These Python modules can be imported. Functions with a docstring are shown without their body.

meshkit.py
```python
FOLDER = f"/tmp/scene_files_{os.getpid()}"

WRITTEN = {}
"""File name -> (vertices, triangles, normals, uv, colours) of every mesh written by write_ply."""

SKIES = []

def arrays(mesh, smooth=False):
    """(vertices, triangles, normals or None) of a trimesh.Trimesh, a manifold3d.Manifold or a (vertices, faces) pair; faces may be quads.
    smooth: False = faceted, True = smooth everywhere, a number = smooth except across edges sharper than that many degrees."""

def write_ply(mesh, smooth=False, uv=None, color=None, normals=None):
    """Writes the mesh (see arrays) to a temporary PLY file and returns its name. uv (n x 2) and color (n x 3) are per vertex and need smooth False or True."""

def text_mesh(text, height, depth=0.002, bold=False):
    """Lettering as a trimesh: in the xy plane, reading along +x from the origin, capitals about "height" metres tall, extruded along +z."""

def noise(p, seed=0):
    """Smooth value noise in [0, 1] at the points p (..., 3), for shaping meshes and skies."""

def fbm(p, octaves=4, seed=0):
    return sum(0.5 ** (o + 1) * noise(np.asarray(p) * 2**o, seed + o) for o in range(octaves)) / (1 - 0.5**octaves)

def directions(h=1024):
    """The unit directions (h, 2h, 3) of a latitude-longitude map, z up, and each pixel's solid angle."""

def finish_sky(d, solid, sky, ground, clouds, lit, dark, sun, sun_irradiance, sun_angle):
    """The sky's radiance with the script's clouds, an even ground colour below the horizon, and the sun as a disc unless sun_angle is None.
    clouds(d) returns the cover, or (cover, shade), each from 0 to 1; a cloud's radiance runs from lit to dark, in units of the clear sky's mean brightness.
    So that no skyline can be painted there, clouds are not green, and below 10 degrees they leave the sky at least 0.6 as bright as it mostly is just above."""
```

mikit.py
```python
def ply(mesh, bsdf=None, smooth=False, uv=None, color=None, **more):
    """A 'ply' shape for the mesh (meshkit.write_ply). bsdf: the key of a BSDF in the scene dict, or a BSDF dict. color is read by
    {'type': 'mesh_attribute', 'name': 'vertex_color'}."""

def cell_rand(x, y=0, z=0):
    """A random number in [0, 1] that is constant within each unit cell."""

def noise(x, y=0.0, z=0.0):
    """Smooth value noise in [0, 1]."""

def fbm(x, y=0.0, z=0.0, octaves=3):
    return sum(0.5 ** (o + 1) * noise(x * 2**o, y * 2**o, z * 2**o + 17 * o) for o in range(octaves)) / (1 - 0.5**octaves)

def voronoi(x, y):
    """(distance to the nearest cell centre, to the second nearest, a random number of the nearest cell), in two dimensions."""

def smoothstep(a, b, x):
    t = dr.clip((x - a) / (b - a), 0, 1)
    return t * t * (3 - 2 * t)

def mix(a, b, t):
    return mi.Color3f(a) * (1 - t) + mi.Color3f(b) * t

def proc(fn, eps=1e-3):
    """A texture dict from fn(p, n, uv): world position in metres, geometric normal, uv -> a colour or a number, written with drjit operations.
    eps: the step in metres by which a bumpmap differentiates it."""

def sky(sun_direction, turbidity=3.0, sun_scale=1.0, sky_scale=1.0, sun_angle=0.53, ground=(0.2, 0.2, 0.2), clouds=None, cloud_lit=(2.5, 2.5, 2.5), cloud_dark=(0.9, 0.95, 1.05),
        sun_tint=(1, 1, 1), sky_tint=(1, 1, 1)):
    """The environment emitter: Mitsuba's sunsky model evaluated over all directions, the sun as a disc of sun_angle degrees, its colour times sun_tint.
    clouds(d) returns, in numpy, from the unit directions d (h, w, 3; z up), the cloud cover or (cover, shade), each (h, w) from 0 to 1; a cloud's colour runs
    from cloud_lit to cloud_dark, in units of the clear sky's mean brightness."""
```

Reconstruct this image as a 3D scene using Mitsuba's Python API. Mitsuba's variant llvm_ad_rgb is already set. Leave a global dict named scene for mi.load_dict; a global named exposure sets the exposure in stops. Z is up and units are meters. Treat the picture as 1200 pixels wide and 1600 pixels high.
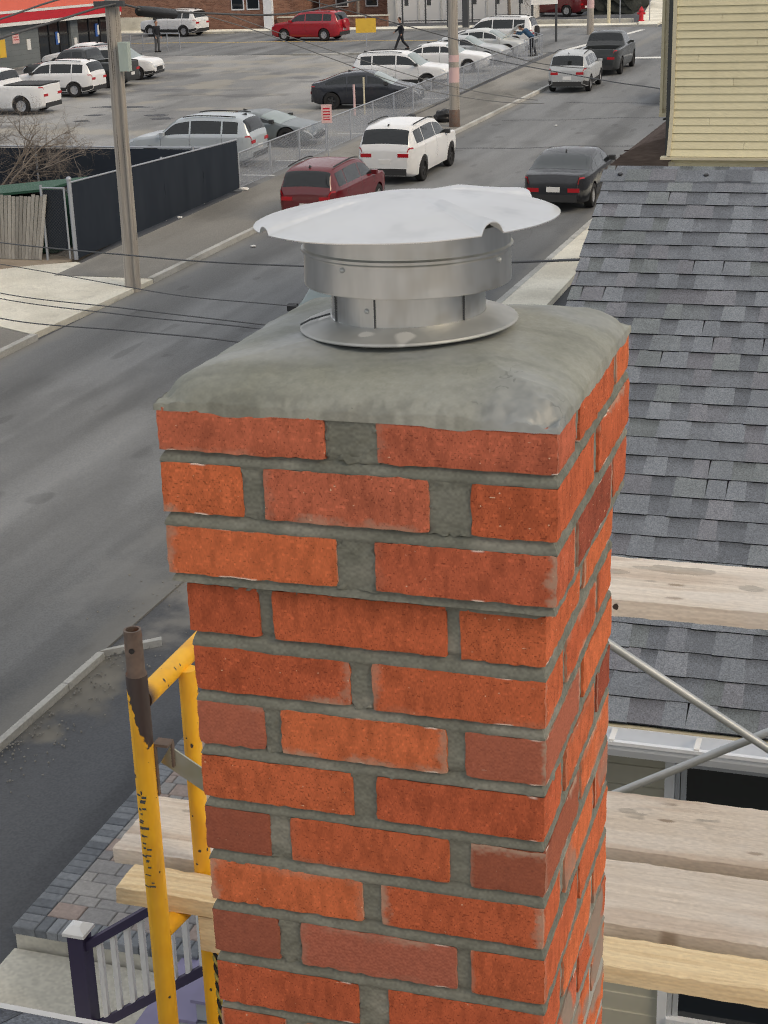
import math, random
import numpy as np, trimesh, manifold3d as m3, drjit as dr
import mitsuba as mi
import mikit, meshkit
from scipy.interpolate import PchipInterpolator

rng = np.random.default_rng(7)
random.seed(7)
scene, labels = {}, {}

# ---------------------------------------------------------------- camera, sky, exposure
CAM = np.array([0.30338322, -1.51963202, 7.96479093])
RT = np.array([0.9535907257, 0.2995743657, -0.0303303033])
FW = np.array([-0.2918093238, 0.8946118740, -0.3384034773])
UP = np.array([-0.0742431576, 0.3315490827, 0.9405121792])
_m = np.eye(4)
_m[:3, 0], _m[:3, 1], _m[:3, 2], _m[:3, 3] = -RT, UP, FW, CAM
scene['camera'] = {'type': 'perspective', 'fov': 27.59, 'fov_axis': 'x', 'near_clip': 0.05, 'far_clip': 3000.0,
                   'to_world': mi.ScalarTransform4f(_m)}
scene['sky_light'] = mikit.sky((0.80, -0.36, 0.62), turbidity=3, sun_scale=0.3, sun_angle=24, clouds=lambda d: 1.0,
                               cloud_lit=(2.38, 2.42, 2.50), cloud_dark=(0.9, 0.95, 1.05))
exposure = 1.75

S = 0.0245                      # the street climbs gently away from the house
def gz(x, y): return S * y

# ---------------------------------------------------------------- materials
N, F, SS, MIX, VOR, CR = mikit.noise, mikit.fbm, mikit.smoothstep, mikit.mix, mikit.voronoi, mikit.cell_rand
def rgb(c): return {'type': 'rgb', 'value': [float(v) for v in c]}
def mat(key, c, rough=0.6, metal=0.0, spec=0.5, two=True, **kw):
    b = {'type': 'principled', 'base_color': c if isinstance(c, dict) else rgb(c), 'roughness': rough, 'metallic': metal, 'specular': spec, **kw}
    scene[key] = {'type': 'twosided', 'bsdf': b} if two else b
    return key

def brick_fn(p, n, uv):
    i = dr.floor(uv.x); fu = uv.x - i; v = uv.y
    r, r2, r3 = CR(i, 3), CR(i, 5), CR(i, 9)
    base = MIX((0.385, 0.092, 0.042), (0.48, 0.128, 0.053), SS(0.05, 0.85, r))
    base = MIX(base, (0.24, 0.062, 0.038), SS(0.90, 0.95, r2))
    base = MIX(base, (0.40, 0.118, 0.072), SS(0.70, 0.82, r3) * 0.7)
    a = F(p.x * 24 + i, p.y * 24, p.z * 30)
    base = base * (0.80 + 0.40 * a)
    g = N(p.x * 130, p.y * 130, p.z * 38 + i)
    base = MIX(base, base * 0.66, SS(0.40, 0.85, g) * 0.55)
    base = base * (0.84 + 0.32 * N(p.x * 700, p.y * 700, p.z * 260))
    f = N(p.x * 520, p.y * 520, p.z * 420)
    base = MIX(base, base * 0.5, SS(0.66, 0.92, f) * 0.8)
    base = MIX(base, base * 1.45, SS(0.66, 0.9, N(p.x * 300 + 9, p.y * 300, p.z * 240)) * 0.55)
    base = MIX(base, (0.66, 0.48, 0.34), SS(0.945, 0.975, N(p.x * 190, p.y * 190 + 40, p.z * 190)) * 0.8)
    dull = SS(1999.0, 2000.0, i)
    base = MIX(base, MIX((0.20, 0.070, 0.048), (0.34, 0.12, 0.085), CR(i, 41)) * (0.75 + 0.5 * N(p.x * 420, p.y * 420, p.z * 420)), dull * 0.8)
    q = N(p.x * 90, p.y * 90, p.z * 90 + 5) * 0.6 + N(p.x * 300, p.y * 300, p.z * 300) * 0.4
    ez = dr.minimum(v, 1 - v)
    en = dr.select(fu > 0.5, CR(i, 21), CR(i, 22))
    ev = dr.select(v > 0.5, CR(i, 31), CR(i, 32))
    hz = SS(0.17, 0.0, dr.minimum(fu, 1 - fu) * 2.2 + (q - 0.5) * 0.25) * SS(0.66, 0.95, en)
    hv = SS(0.22, 0.0, ez + (q - 0.5) * 0.3) * SS(0.72, 1.0, ev) * SS(0.35, 0.65, N(p.x * 22, p.y * 22, i))
    base = MIX(base, (0.36, 0.27, 0.21), dr.maximum(hz, hv) * 0.75)
    base = MIX(base, (0.20, 0.19, 0.165), SS(0.56, 0.66, F(p.y * 9 + p.z * 4, p.z * 9, 3.0, 4)) * SS(6.98, 6.80, p.z) * SS(-0.03, -0.016, p.x) * 0.85)
    base = MIX(base, (0.74, 0.68, 0.62), SS(0.045, 0.0, ez) * SS(0.80, 0.88, N(p.x * 34 + 3, p.y * 34, i)) * 0.8)
    return base
mat('m_brick', mikit.proc(brick_fn), 0.9, spec=0.2)

def mortar_fn(p, n, uv):
    a = F(p.x * 30, p.y * 30, p.z * 30, 4)
    c = MIX((0.110, 0.117, 0.098), (0.195, 0.203, 0.178), a)
    c = MIX(c, (0.25, 0.25, 0.22), SS(0.62, 0.85, N(p.x * 14, p.y * 14, p.z * 22 + 4)) * 0.5)
    c = c * (0.80 + 0.40 * N(p.x * 330, p.y * 330, p.z * 330)) * (0.85 + 0.3 * F(p.x * 90, p.y * 90, p.z * 90))
    low = SS(6.66, 6.58, p.z + 0.03 * N(p.x * 20, p.y * 20, 1))
    return MIX(c, (0.33, 0.33, 0.31), low * 0.8)
mat('m_mortar', mikit.proc(mortar_fn), 0.85, spec=0.25)

def crown_fn(p, n, uv):
    a = F(p.x * 11, p.y * 11, p.z * 11, 4)
    c = MIX((0.205, 0.215, 0.180), (0.300, 0.310, 0.275), SS(0.22, 0.78, a))
    c = MIX(c, c * 0.78, SS(0.40, 0.75, F(p.x * 5 + 3, p.y * 16, 6.0, 3)) * 0.5)
    c = c * (0.93 + 0.14 * N(p.x * 420, p.y * 420, p.z * 420))
    wet_sheen = SS(0.40, 0.70, F(p.x * 5 + 7, p.y * 5 + 2, 3.0, 4))
    c = MIX(c, (0.285, 0.305, 0.315), wet_sheen * 0.8)  # blue-grey sheen of wet cement, painted into the base colour
    st = F(p.x * 5 + p.y * 3, p.y * 38 - p.x * 9, 2.0)
    c = MIX(c, c * 0.78, SS(0.5, 0.72, st) * 0.6)
    pit = SS(0.13, 0.03, dr.abs(p.x + 0.055) + dr.abs(p.y - 0.035) * 1.2)
    fl = dr.abs(F(p.x * 60, p.y * 45, p.z * 40, 3) - 0.5)
    c = MIX(c, c * 0.42, SS(0.030, 0.008, fl) * SS(0.55, 0.62, N(p.x * 45, p.y * 45, 2)) * pit * 0.45)
    c = MIX(c, c * 0.8, SS(0.018, 0.006, p.y) * SS(0.45, 0.65, F(p.x * 55, p.y * 60, 4.0, 3)))
    c = c * (0.92 + 0.16 * N(p.x * 160, p.y * 160, p.z * 160))
    return c
mat('m_crown', mikit.proc(crown_fn), mikit.proc(lambda p, n, uv: 0.60 - 0.24 * SS(0.40, 0.70, F(p.x * 5 + 7, p.y * 5 + 2, 3.0, 4))), spec=0.5)

def lid_fn(p, n, uv):
    a = F(p.x * 16, p.y * 16, p.z * 5, 4)
    c = MIX((0.80, 0.805, 0.81), (0.90, 0.905, 0.905), a)
    c = MIX(c, (0.50, 0.52, 0.55), SS(0.5, 0.85, F(p.x * 30, p.y * 24, 5, 4)) * 0.28)
    return MIX(c, (0.80, 0.79, 0.74), SS(0.4, 0.8, F(p.x * 9, p.y * 9, 15)) * 0.25)
mat('m_lid', mikit.proc(lid_fn), mikit.proc(lambda p, n, uv: 0.24 + 0.2 * F(p.x * 20, p.y * 20, 0)), metal=0.9)
def galv_fn(p, n, uv):
    ang = dr.atan2(p.y - 0.2325, p.x + 0.229)
    a = F(ang * 9, p.z * 14, 2.0, 4)
    c = MIX((0.50, 0.525, 0.53), (0.66, 0.68, 0.685), a)
    return MIX(c, (0.42, 0.41, 0.37), SS(0.5, 0.75, F(ang * 3, p.z * 22, 7)) * 0.4)
mat('m_drum', mikit.proc(galv_fn), 0.33, metal=0.9)
mat('m_flange', mikit.proc(lambda p, n, uv: MIX(MIX((0.36, 0.37, 0.36), (0.55, 0.56, 0.55), F(p.x * 25, p.y * 25, 1)), (0.75, 0.75, 0.73), SS(0.8, 0.9, N(p.x * 40, p.y * 40, 3)))), 0.5, metal=0.6)

def paint_wear_fn(p, n, uv):
    a = F(p.x * 30, p.y * 30, p.z * 22, 4)
    c = MIX((0.80, 0.40, 0.012), (0.86, 0.50, 0.03), a)
    c = MIX(c, (0.55, 0.25, 0.02), SS(0.55, 0.72, F(p.x * 12, p.y * 12, p.z * 5 + 4)) * 0.45)
    chip = SS(0.90, 0.92, N(p.x * 95, p.y * 95, p.z * 60))
    c = MIX(c, (0.62, 0.34, 0.06), SS(0.45, 0.8, F(p.x * 60, p.y * 60, p.z * 6, 3)) * 0.35)
    thr = 6.628 - 0.10 * SS(-0.012, 0.014, p.x + 1.008) + 0.05 * (F(p.x * 60, p.y * 60, p.z * 40, 4) - 0.5) * 2
    top = SS(-0.004, 0.004, p.z - thr) * SS(0.985, 0.94, p.y)
    c = MIX(c, (0.055, 0.042, 0.04), dr.maximum(chip, top))
    return c
mat('m_yellow', mikit.proc(paint_wear_fn), 0.42)
mat('m_rust', mikit.proc(lambda p, n, uv: MIX(MIX((0.10, 0.075, 0.065), (0.22, 0.17, 0.14), F(p.x * 60, p.y * 60, p.z * 60)), (0.20, 0.09, 0.05), SS(0.6, 0.8, N(p.x * 40, p.y * 40, p.z * 40)))), 0.6, metal=0.3)
mat('m_zinc', mikit.proc(lambda p, n, uv: MIX((0.36, 0.39, 0.40), (0.60, 0.62, 0.62), F(p.x * 14, p.y * 40, p.z * 14))), 0.45, metal=0.5)
mat('m_zincplate', mikit.proc(lambda p, n, uv: MIX((0.34, 0.32, 0.16), (0.50, 0.52, 0.48), F(p.x * 20, p.y * 40, p.z * 20))), 0.35, metal=0.6)

def wood(dark, light, new=False):
    def fn(p, n, uv):
        wob = 0.012 * N(p.x * 5, p.y * 9, 2)
        g = F(p.x * 5.0, (p.y + wob) * 230, p.z * 160, 3)
        g2 = F(p.x * 2.0, (p.y + wob) * 45, p.z * 40 + 3, 3)
        c = MIX(dark, light, SS(0.2, 0.8, 0.55 * g + 0.45 * g2))
        kx, ky = p.x * 4.2 + 2, p.y * 12.0
        d1, d2, w = VOR(kx, ky)
        c = MIX(c, (0.25, 0.13, 0.05) if new else (0.26, 0.20, 0.15), SS(0.11, 0.04, d1) * SS(0.80, 0.84, w) * 0.85)
        if not new:
            c = MIX(c, (0.62, 0.58, 0.53), SS(0.42, 0.72, F(p.x * 7, p.y * 16, p.z * 9 + 4, 4)) * 0.65)
            c = MIX(c, (0.27, 0.25, 0.215), SS(0.70, 0.73, F(p.x * 6 + 5.2, p.y * 13, p.z * 3, 4)) * 0.55)
            c = MIX(c, (0.36, 0.25, 0.17), SS(0.5, 0.75, F(p.x * 3 + 1.2, p.y * 30, 7.0, 3)) * 0.35)
        c = c * (0.90 + 0.2 * N(p.x * 120, p.y * 260, p.z * 260))
        c = MIX(c, (0.05, 0.04, 0.035), SS(0.945, 0.96, N(p.x * 40, p.y * 40 + 1, p.z * 20)))
        return c
    return fn
mat('m_plank', mikit.proc(wood((0.53, 0.47, 0.40), (0.70, 0.64, 0.565))), 0.85, spec=0.2)
mat('m_stud', mikit.proc(wood((0.62, 0.47, 0.27), (0.80, 0.67, 0.44), True)), 0.8, spec=0.2)

def shingle_fn(p, n, uv):
    i = dr.floor(uv.x); odd = i - 2 * dr.floor(i * 0.5)
    r, r2 = CR(i, 2), CR(i, 7)
    lo, hi = MIX((0.162, 0.178, 0.203), (0.210, 0.230, 0.259), r), MIX((0.134, 0.147, 0.169), (0.176, 0.192, 0.218), r)
    c = MIX(hi, lo, odd)
    c = MIX(c, (0.175, 0.172, 0.195), SS(0.80, 0.88, r2) * 0.5)
    c = MIX(c, (0.165, 0.188, 0.180), SS(0.16, 0.10, r2) * 0.4)
    c = c * (0.55 + 0.9 * N(p.x * 260, p.y * 260, p.z * 260)) * (0.85 + 0.3 * F(p.x * 9, p.y * 9, p.z * 9))
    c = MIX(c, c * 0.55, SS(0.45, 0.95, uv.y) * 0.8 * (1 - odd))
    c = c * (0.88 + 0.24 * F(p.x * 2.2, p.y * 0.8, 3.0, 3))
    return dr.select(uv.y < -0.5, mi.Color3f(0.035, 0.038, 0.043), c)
mat('m_shingle', mikit.proc(shingle_fn), 0.95, spec=0.15)
mat('m_brownroof', mikit.proc(lambda p, n, uv: MIX((0.055, 0.042, 0.038), (0.15, 0.115, 0.10), F(p.x * 9, p.y * 9, p.z * 60, 4))), 0.95, spec=0.15)

def asphalt(dark, light, sc=1.0, crack=0.5, dirt=0.0):
    def fn(p, n, uv):
        a = F(p.x * 0.16 * sc, p.y * 0.06 * sc, 1.0, 4)
        c = MIX(dark, light, SS(0.25, 0.75, a))
        b = F(p.x * 1.1, p.y * 0.35, 4.0, 4)
        c = MIX(c, c * 0.72, SS(0.48, 0.75, b) * 0.7)
        c = MIX(c, c * 1.22, SS(0.50, 0.8, F(p.x * 0.7 + 8, p.y * 0.12, 2.0, 3)) * 0.6)
        c = c * (0.88 + 0.24 * N(p.x * 55, p.y * 55, 0))
        wx, wy = p.x + 0.5 * N(p.x * 1.4, p.y * 1.4, 3), p.y + 0.5 * N(p.x * 1.4, p.y * 1.4, 8)
        d1, d2, w = VOR(wx * 0.22, wy * 0.22)
        c = MIX(c, c * 0.5, SS(0.016, 0.004, d2 - d1) * crack * SS(0.45, 0.7, N(p.x * 0.1, p.y * 0.1, 6)))
        if dirt:
            c = MIX(c, (0.30, 0.28, 0.235), SS(0.54, 0.70, F(p.x * 0.55 + 3, p.y * 0.55, 5.0, 4)) * dirt)
            c = MIX(c, (0.07, 0.072, 0.08), SS(0.62, 0.72, F(p.x * 0.28 + 13, p.y * 0.45, 9.0, 4)) * dirt)
        return c
    return fn
ASP = asphalt((0.138, 0.144, 0.150), (0.190, 0.196, 0.202), 1.0, 0.3)
def road_fn(p, n, uv):
    c = ASP(p, n, uv)
    s = p.x - 0.028 * p.y
    lane = F(s * 1.5, p.y * 0.035, 3.0, 4)
    c = c * (0.76 + 0.48 * lane)
    c = MIX(c, c * 0.75, SS(0.55, 0.72, N(s * 0.9 + 4, p.y * 0.045, 5)) * 0.7)
    c = MIX(c, c * 0.6, SS(0.88, 0.93, N(s * 2.2, p.y * 0.9, 9)) * 0.5)
    g = dr.minimum(dr.abs(s + 16.8), dr.abs(p.x - 0.0365 * p.y + 8.55))
    c = MIX(c, (0.205, 0.20, 0.185), SS(0.55, 0.05, g + 0.35 * (F(p.x * 3, p.y * 1.2, 2, 3) - 0.5)) * 0.6)
    q = dr.sqrt(dr.square((p.x + 8.9) / 0.9) + dr.square((p.y - 15.6) / 2.2)) + 1.6 * (F(p.x * 2.0, p.y * 2.0, 6.0, 4) - 0.5)
    return MIX(c, (0.23, 0.232, 0.228), SS(0.9, 0.1, q) * 0.35)
mat('m_road', mikit.proc(road_fn), 0.8, spec=0.35)
mat('m_lot', mikit.proc(asphalt((0.172, 0.175, 0.178), (0.265, 0.267, 0.265), 1.6, 0.5, 0.5)), 0.8, spec=0.35)
def ground_fn(p, n, uv):
    c = asphalt((0.070, 0.074, 0.082), (0.108, 0.113, 0.122), 2.5, 0.35)(p, n, uv)
    q = dr.sqrt(dr.square((p.x + 7.85) / 0.62) + dr.square((p.y - 12.5) / 1.25)) + 1.5 * (F(p.x * 2.2, p.y * 2.2, 1.0, 4) - 0.5)
    c = MIX(c, MIX((0.11, 0.105, 0.09), (0.27, 0.25, 0.21), F(p.x * 2.6, p.y * 2.6, 4.0, 4)), SS(0.95, 0.40, q) * 0.75)
    q2 = dr.sqrt(dr.square((p.x + 7.4) / 1.0) + dr.square((p.y - 15.6) / 1.9)) + 1.3 * (F(p.x * 2.2, p.y * 2.2, 6.0, 4) - 0.5)
    return MIX(c, (0.26, 0.25, 0.23), SS(1.0, 0.5, q2) * 0.6)
mat('m_ground', mikit.proc(ground_fn), 0.85, spec=0.3)
def conc(dark, light, joint=1.5):
    def fn(p, n, uv):
        c = MIX(dark, light, SS(0.25, 0.75, F(p.x * 0.9, p.y * 0.9, p.z, 4)))
        c = MIX(c, c * 0.72, SS(0.55, 0.8, F(p.x * 3, p.y * 3, p.z * 3 + 5, 3)) * 0.6)
        return c * (0.88 + 0.24 * N(p.x * 40, p.y * 40, p.z * 40))
    return fn
mat('m_walk', mikit.proc(conc((0.50, 0.48, 0.41), (0.66, 0.64, 0.56))), 0.9, spec=0.2)
mat('m_walkgrey', mikit.proc(asphalt((0.175, 0.170, 0.158), (0.25, 0.243, 0.227), 2.0, 0.5)), 0.9, spec=0.2)
mat('m_kerb', mikit.proc(conc((0.30, 0.30, 0.285), (0.46, 0.46, 0.44))), 0.85, spec=0.25)
mat('m_dirt', mikit.proc(lambda p, n, uv: MIX((0.19, 0.15, 0.115), (0.36, 0.31, 0.25), F(p.x * 1.6, p.y * 1.6, 2, 4))), 0.95, spec=0.1)
def paver_fn(p, n, uv):
    i = dr.floor(uv.x)
    c = MIX((0.24, 0.235, 0.24), (0.38, 0.365, 0.35), CR(i, 3))
    c = MIX(c, (0.36, 0.29, 0.26), SS(0.78, 0.84, CR(i, 8)))
    return c * (0.72 + 0.56 * F(p.x * 30, p.y * 30, p.z * 30))
mat('m_paver', mikit.proc(paver_fn), 0.9, spec=0.2)
mat('m_paver_dark', mikit.proc(lambda p, n, uv: MIX((0.14, 0.152, 0.17), (0.25, 0.265, 0.285), CR(dr.floor(uv.x), 3)) * (0.7 + 0.6 * F(p.x * 30, p.y * 30, p.z * 30))), 0.9, spec=0.2)
mat('m_pole', mikit.proc(lambda p, n, uv: MIX(MIX((0.26, 0.235, 0.205), (0.47, 0.435, 0.39), F(p.x * 28, p.y * 28, p.z * 0.8, 4)), (0.10, 0.085, 0.07), SS(0.66, 0.76, F(p.x * 45, p.y * 45, p.z * 0.5 + 3, 3)))), 0.9, spec=0.15)
mat('m_oldwood', mikit.proc(lambda p, n, uv: MIX((0.26, 0.245, 0.22), (0.47, 0.455, 0.42), F(p.x * 16, p.y * 16, p.z * 1.5, 4)) * (0.75 + 0.4 * CR(dr.floor(uv.x), 4))), 0.9, spec=0.15)
mat('m_fabric', mikit.proc(lambda p, n, uv: MIX((0.018, 0.025, 0.038), (0.034, 0.043, 0.058), F(p.x * 1.5, p.y * 3.5, p.z * 0.6, 4))), 0.85, spec=0.2)
def siding(c0, c1):
    return lambda p, n, uv: MIX(c0, c1, F(p.x * 1.4, p.y * 1.4, p.z * 3, 3)) * (0.95 + 0.10 * CR(dr.floor(uv.x), 6)) * (1 - 0.09 * SS(0.5, 0.85, F(p.x * 7, p.y * 7, p.z * 1.3, 4)))
mat('m_yellowside', mikit.proc(siding((0.69, 0.63, 0.42), (0.75, 0.695, 0.475))), 0.6, spec=0.3)
mat('m_beigeside', mikit.proc(siding((0.40, 0.39, 0.32), (0.50, 0.49, 0.41))), 0.6, spec=0.3)
def farbrick_fn(p, n, uv):
    u, v = (p.x + p.y * 0.2) / 0.22, p.z / 0.075
    row = dr.floor(v); uu = u + 0.5 * (row - 2 * dr.floor(row / 2)); fx, fy = uu - dr.floor(uu), v - row
    c = MIX((0.17, 0.085, 0.06), (0.30, 0.16, 0.115), CR(dr.floor(uu), row))
    return MIX(c, (0.30, 0.26, 0.22), dr.maximum(SS(0.12, 0.06, fy), SS(0.05, 0.02, fx)) * 0.8)
mat('m_farbrick', mikit.proc(farbrick_fn), 0.9, spec=0.15)
mat('m_storegrey', mikit.proc(lambda p, n, uv: MIX((0.125, 0.145, 0.155), (0.18, 0.20, 0.21), F(p.y * 1.3, p.z * 2, 1)) * (1 - 0.3 * SS(0.10, 0.03, p.z / 0.3 - dr.floor(p.z / 0.3)))), 0.8)

for k, c, r in [('m_black', (0.015, 0.015, 0.017), 0.45), ('m_cable', (0.085, 0.088, 0.094), 0.6), ('m_cablegrey', (0.16, 0.165, 0.17), 0.6), ('m_white', (0.74, 0.74, 0.73), 0.45), ('m_trim', (0.70, 0.73, 0.77), 0.4), ('m_greytrim', (0.40, 0.43, 0.47), 0.4),
                ('m_red', (0.52, 0.015, 0.03), 0.5), ('m_orange', (0.55, 0.09, 0.045), 0.6), ('m_pink', (0.66, 0.46, 0.45), 0.5), ('m_signyellow', (0.72, 0.46, 0.05), 0.5), ('m_blue', (0.04, 0.12, 0.40), 0.5), ('m_green', (0.015, 0.07, 0.04), 0.6),
                ('m_purple', (0.040, 0.032, 0.075), 0.45), ('m_lavender', (0.27, 0.25, 0.40), 0.6), ('m_linepaint', (0.58, 0.585, 0.57), 0.8), ('m_palegreen', (0.40, 0.47, 0.43), 0.5), ('m_darkpost', (0.07, 0.075, 0.08), 0.6),
                ('m_skin', (0.42, 0.24, 0.17), 0.6), ('m_clothdark', (0.018, 0.02, 0.026), 0.9), ('m_clothblue', (0.035, 0.085, 0.16), 0.9), ('m_hair', (0.02, 0.014, 0.01), 0.7), ('m_clothgrey', (0.08, 0.085, 0.095), 0.9),
                ('m_bark', (0.21, 0.18, 0.155), 0.95), ('m_creamtrim', (0.60, 0.55, 0.40), 0.5), ('m_panelwhite', (0.60, 0.60, 0.58), 0.6), ('m_hedge', (0.03, 0.034, 0.03), 0.95), ('m_rope', (0.30, 0.27, 0.08), 0.9), ('m_ropeblack', (0.02, 0.02, 0.02), 0.9)]:
    mat(k, c, r)
mat('m_glass', (0.012, 0.016, 0.022), 0.06, spec=0.7)
mat('m_carglass', (0.010, 0.013, 0.015), 0.04, spec=0.7)
mat('m_rearglass', (0.035, 0.043, 0.047), 0.04, spec=1.0)
mat('m_lightglass', (0.22, 0.27, 0.27), 0.08, spec=0.8)
for k, c, me in [('p_white', (0.74, 0.75, 0.76), 0), ('p_black', (0.012, 0.013, 0.017), 0), ('p_navy', (0.016, 0.019, 0.028), 0), ('p_silver', (0.50, 0.52, 0.53), 0.35), ('p_red', (0.36, 0.012, 0.025), 0), ('p_maroon', (0.12, 0.006, 0.011), 0), ('p_grey', (0.17, 0.195, 0.205), 0.3),
                 ('p_darkgrey', (0.032, 0.036, 0.038), 0), ('p_lightblue', (0.44, 0.49, 0.53), 0.2), ('p_pearl', (0.60, 0.62, 0.62), 0.2)]:
    mat(k, c, 0.12 if me == 0 else 0.25, metal=me, spec=0.6, clearcoat=1.0, clearcoat_gloss=0.97)
mat('m_tyre', (0.018, 0.018, 0.019), 0.85)
mat('m_alloy', (0.50, 0.51, 0.53), 0.35, metal=0.5)
mat('m_headlight', (0.62, 0.66, 0.70), 0.12, spec=0.8)
mat('m_taillight', (0.42, 0.01, 0.018), 0.15, spec=0.7)
mat('m_plastic', (0.030, 0.031, 0.033), 0.6)

# ---------------------------------------------------------------- helpers
count = {}
def key_for(name):
    n = count.get(name, 0); count[name] = n + 1
    return name if n == 0 else f'{name}_{n:03d}'
def thing(name, label, cat, group=None, kind=None):
    k = key_for(name); labels[k] = {'label': label}
    if cat: labels[k]['category'] = cat
    if group: labels[k]['group'] = group
    if kind: labels[k]['kind'] = kind
    return k
def part(holder, name, mesh, m, smooth=False, uv=None, label=None, kind=None):
    k = key_for(f'{holder}__{name}')
    scene[k] = mikit.ply(mesh, m, smooth=smooth, uv=uv)
    if label or kind:
        labels[k] = {}
        if label: labels[k]['label'] = label
        if kind: labels[k]['kind'] = kind
    return k
def solo(name, mesh, m, label, cat=None, group=None, kind=None, smooth=False, uv=None):
    k = thing(name, label, cat, group, kind)
    scene[k] = mikit.ply(mesh, m, smooth=smooth, uv=uv)
    return k
cat = trimesh.util.concatenate
def box(c, s, rz=0.0, rx=0.0, ry=0.0):
    b = trimesh.creation.box(extents=s)
    if rx: b.apply_transform(trimesh.transformations.rotation_matrix(rx, [1, 0, 0]))
    if ry: b.apply_transform(trimesh.transformations.rotation_matrix(ry, [0, 1, 0]))
    if rz: b.apply_transform(trimesh.transformations.rotation_matrix(rz, [0, 0, 1]))
    b.apply_translation(c); return b
def bbox(x0, x1, y0, y1, z0, z1): return box(((x0 + x1) / 2, (y0 + y1) / 2, (z0 + z1) / 2), (abs(x1 - x0), abs(y1 - y0), abs(z1 - z0)))
def tube(pts, r, n=8, cap=True):
    p = np.asarray(pts, float); r = np.broadcast_to(r, (len(p),))
    t = np.gradient(p, axis=0); t /= np.linalg.norm(t, axis=1, keepdims=True)
    a = np.cross(t[0], [0, 0, 1.0] if abs(t[0, 2]) < 0.9 else [1.0, 0, 0]); V = []
    ang = np.arange(n) * 2 * np.pi / n
    for i in range(len(p)):
        a = a - t[i] * (a @ t[i]); a /= np.linalg.norm(a); b = np.cross(t[i], a)
        V.append(p[i] + r[i] * (np.cos(ang)[:, None] * a + np.sin(ang)[:, None] * b))
    V = np.vstack(V); Fc = []
    for i in range(len(p) - 1):
        for j in range(n):
            q = [i * n + j, i * n + (j + 1) % n, (i + 1) * n + (j + 1) % n, (i + 1) * n + j]
            Fc += [[q[0], q[1], q[2]], [q[0], q[2], q[3]]]
    if cap:
        V = np.vstack([V, p[:1], p[-1:]]); e = len(V) - 2; o = (len(p) - 1) * n
        for j in range(n): Fc += [[e, (j + 1) % n, j], [e + 1, o + j, o + (j + 1) % n]]
    return trimesh.Trimesh(V, Fc, process=False)
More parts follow.
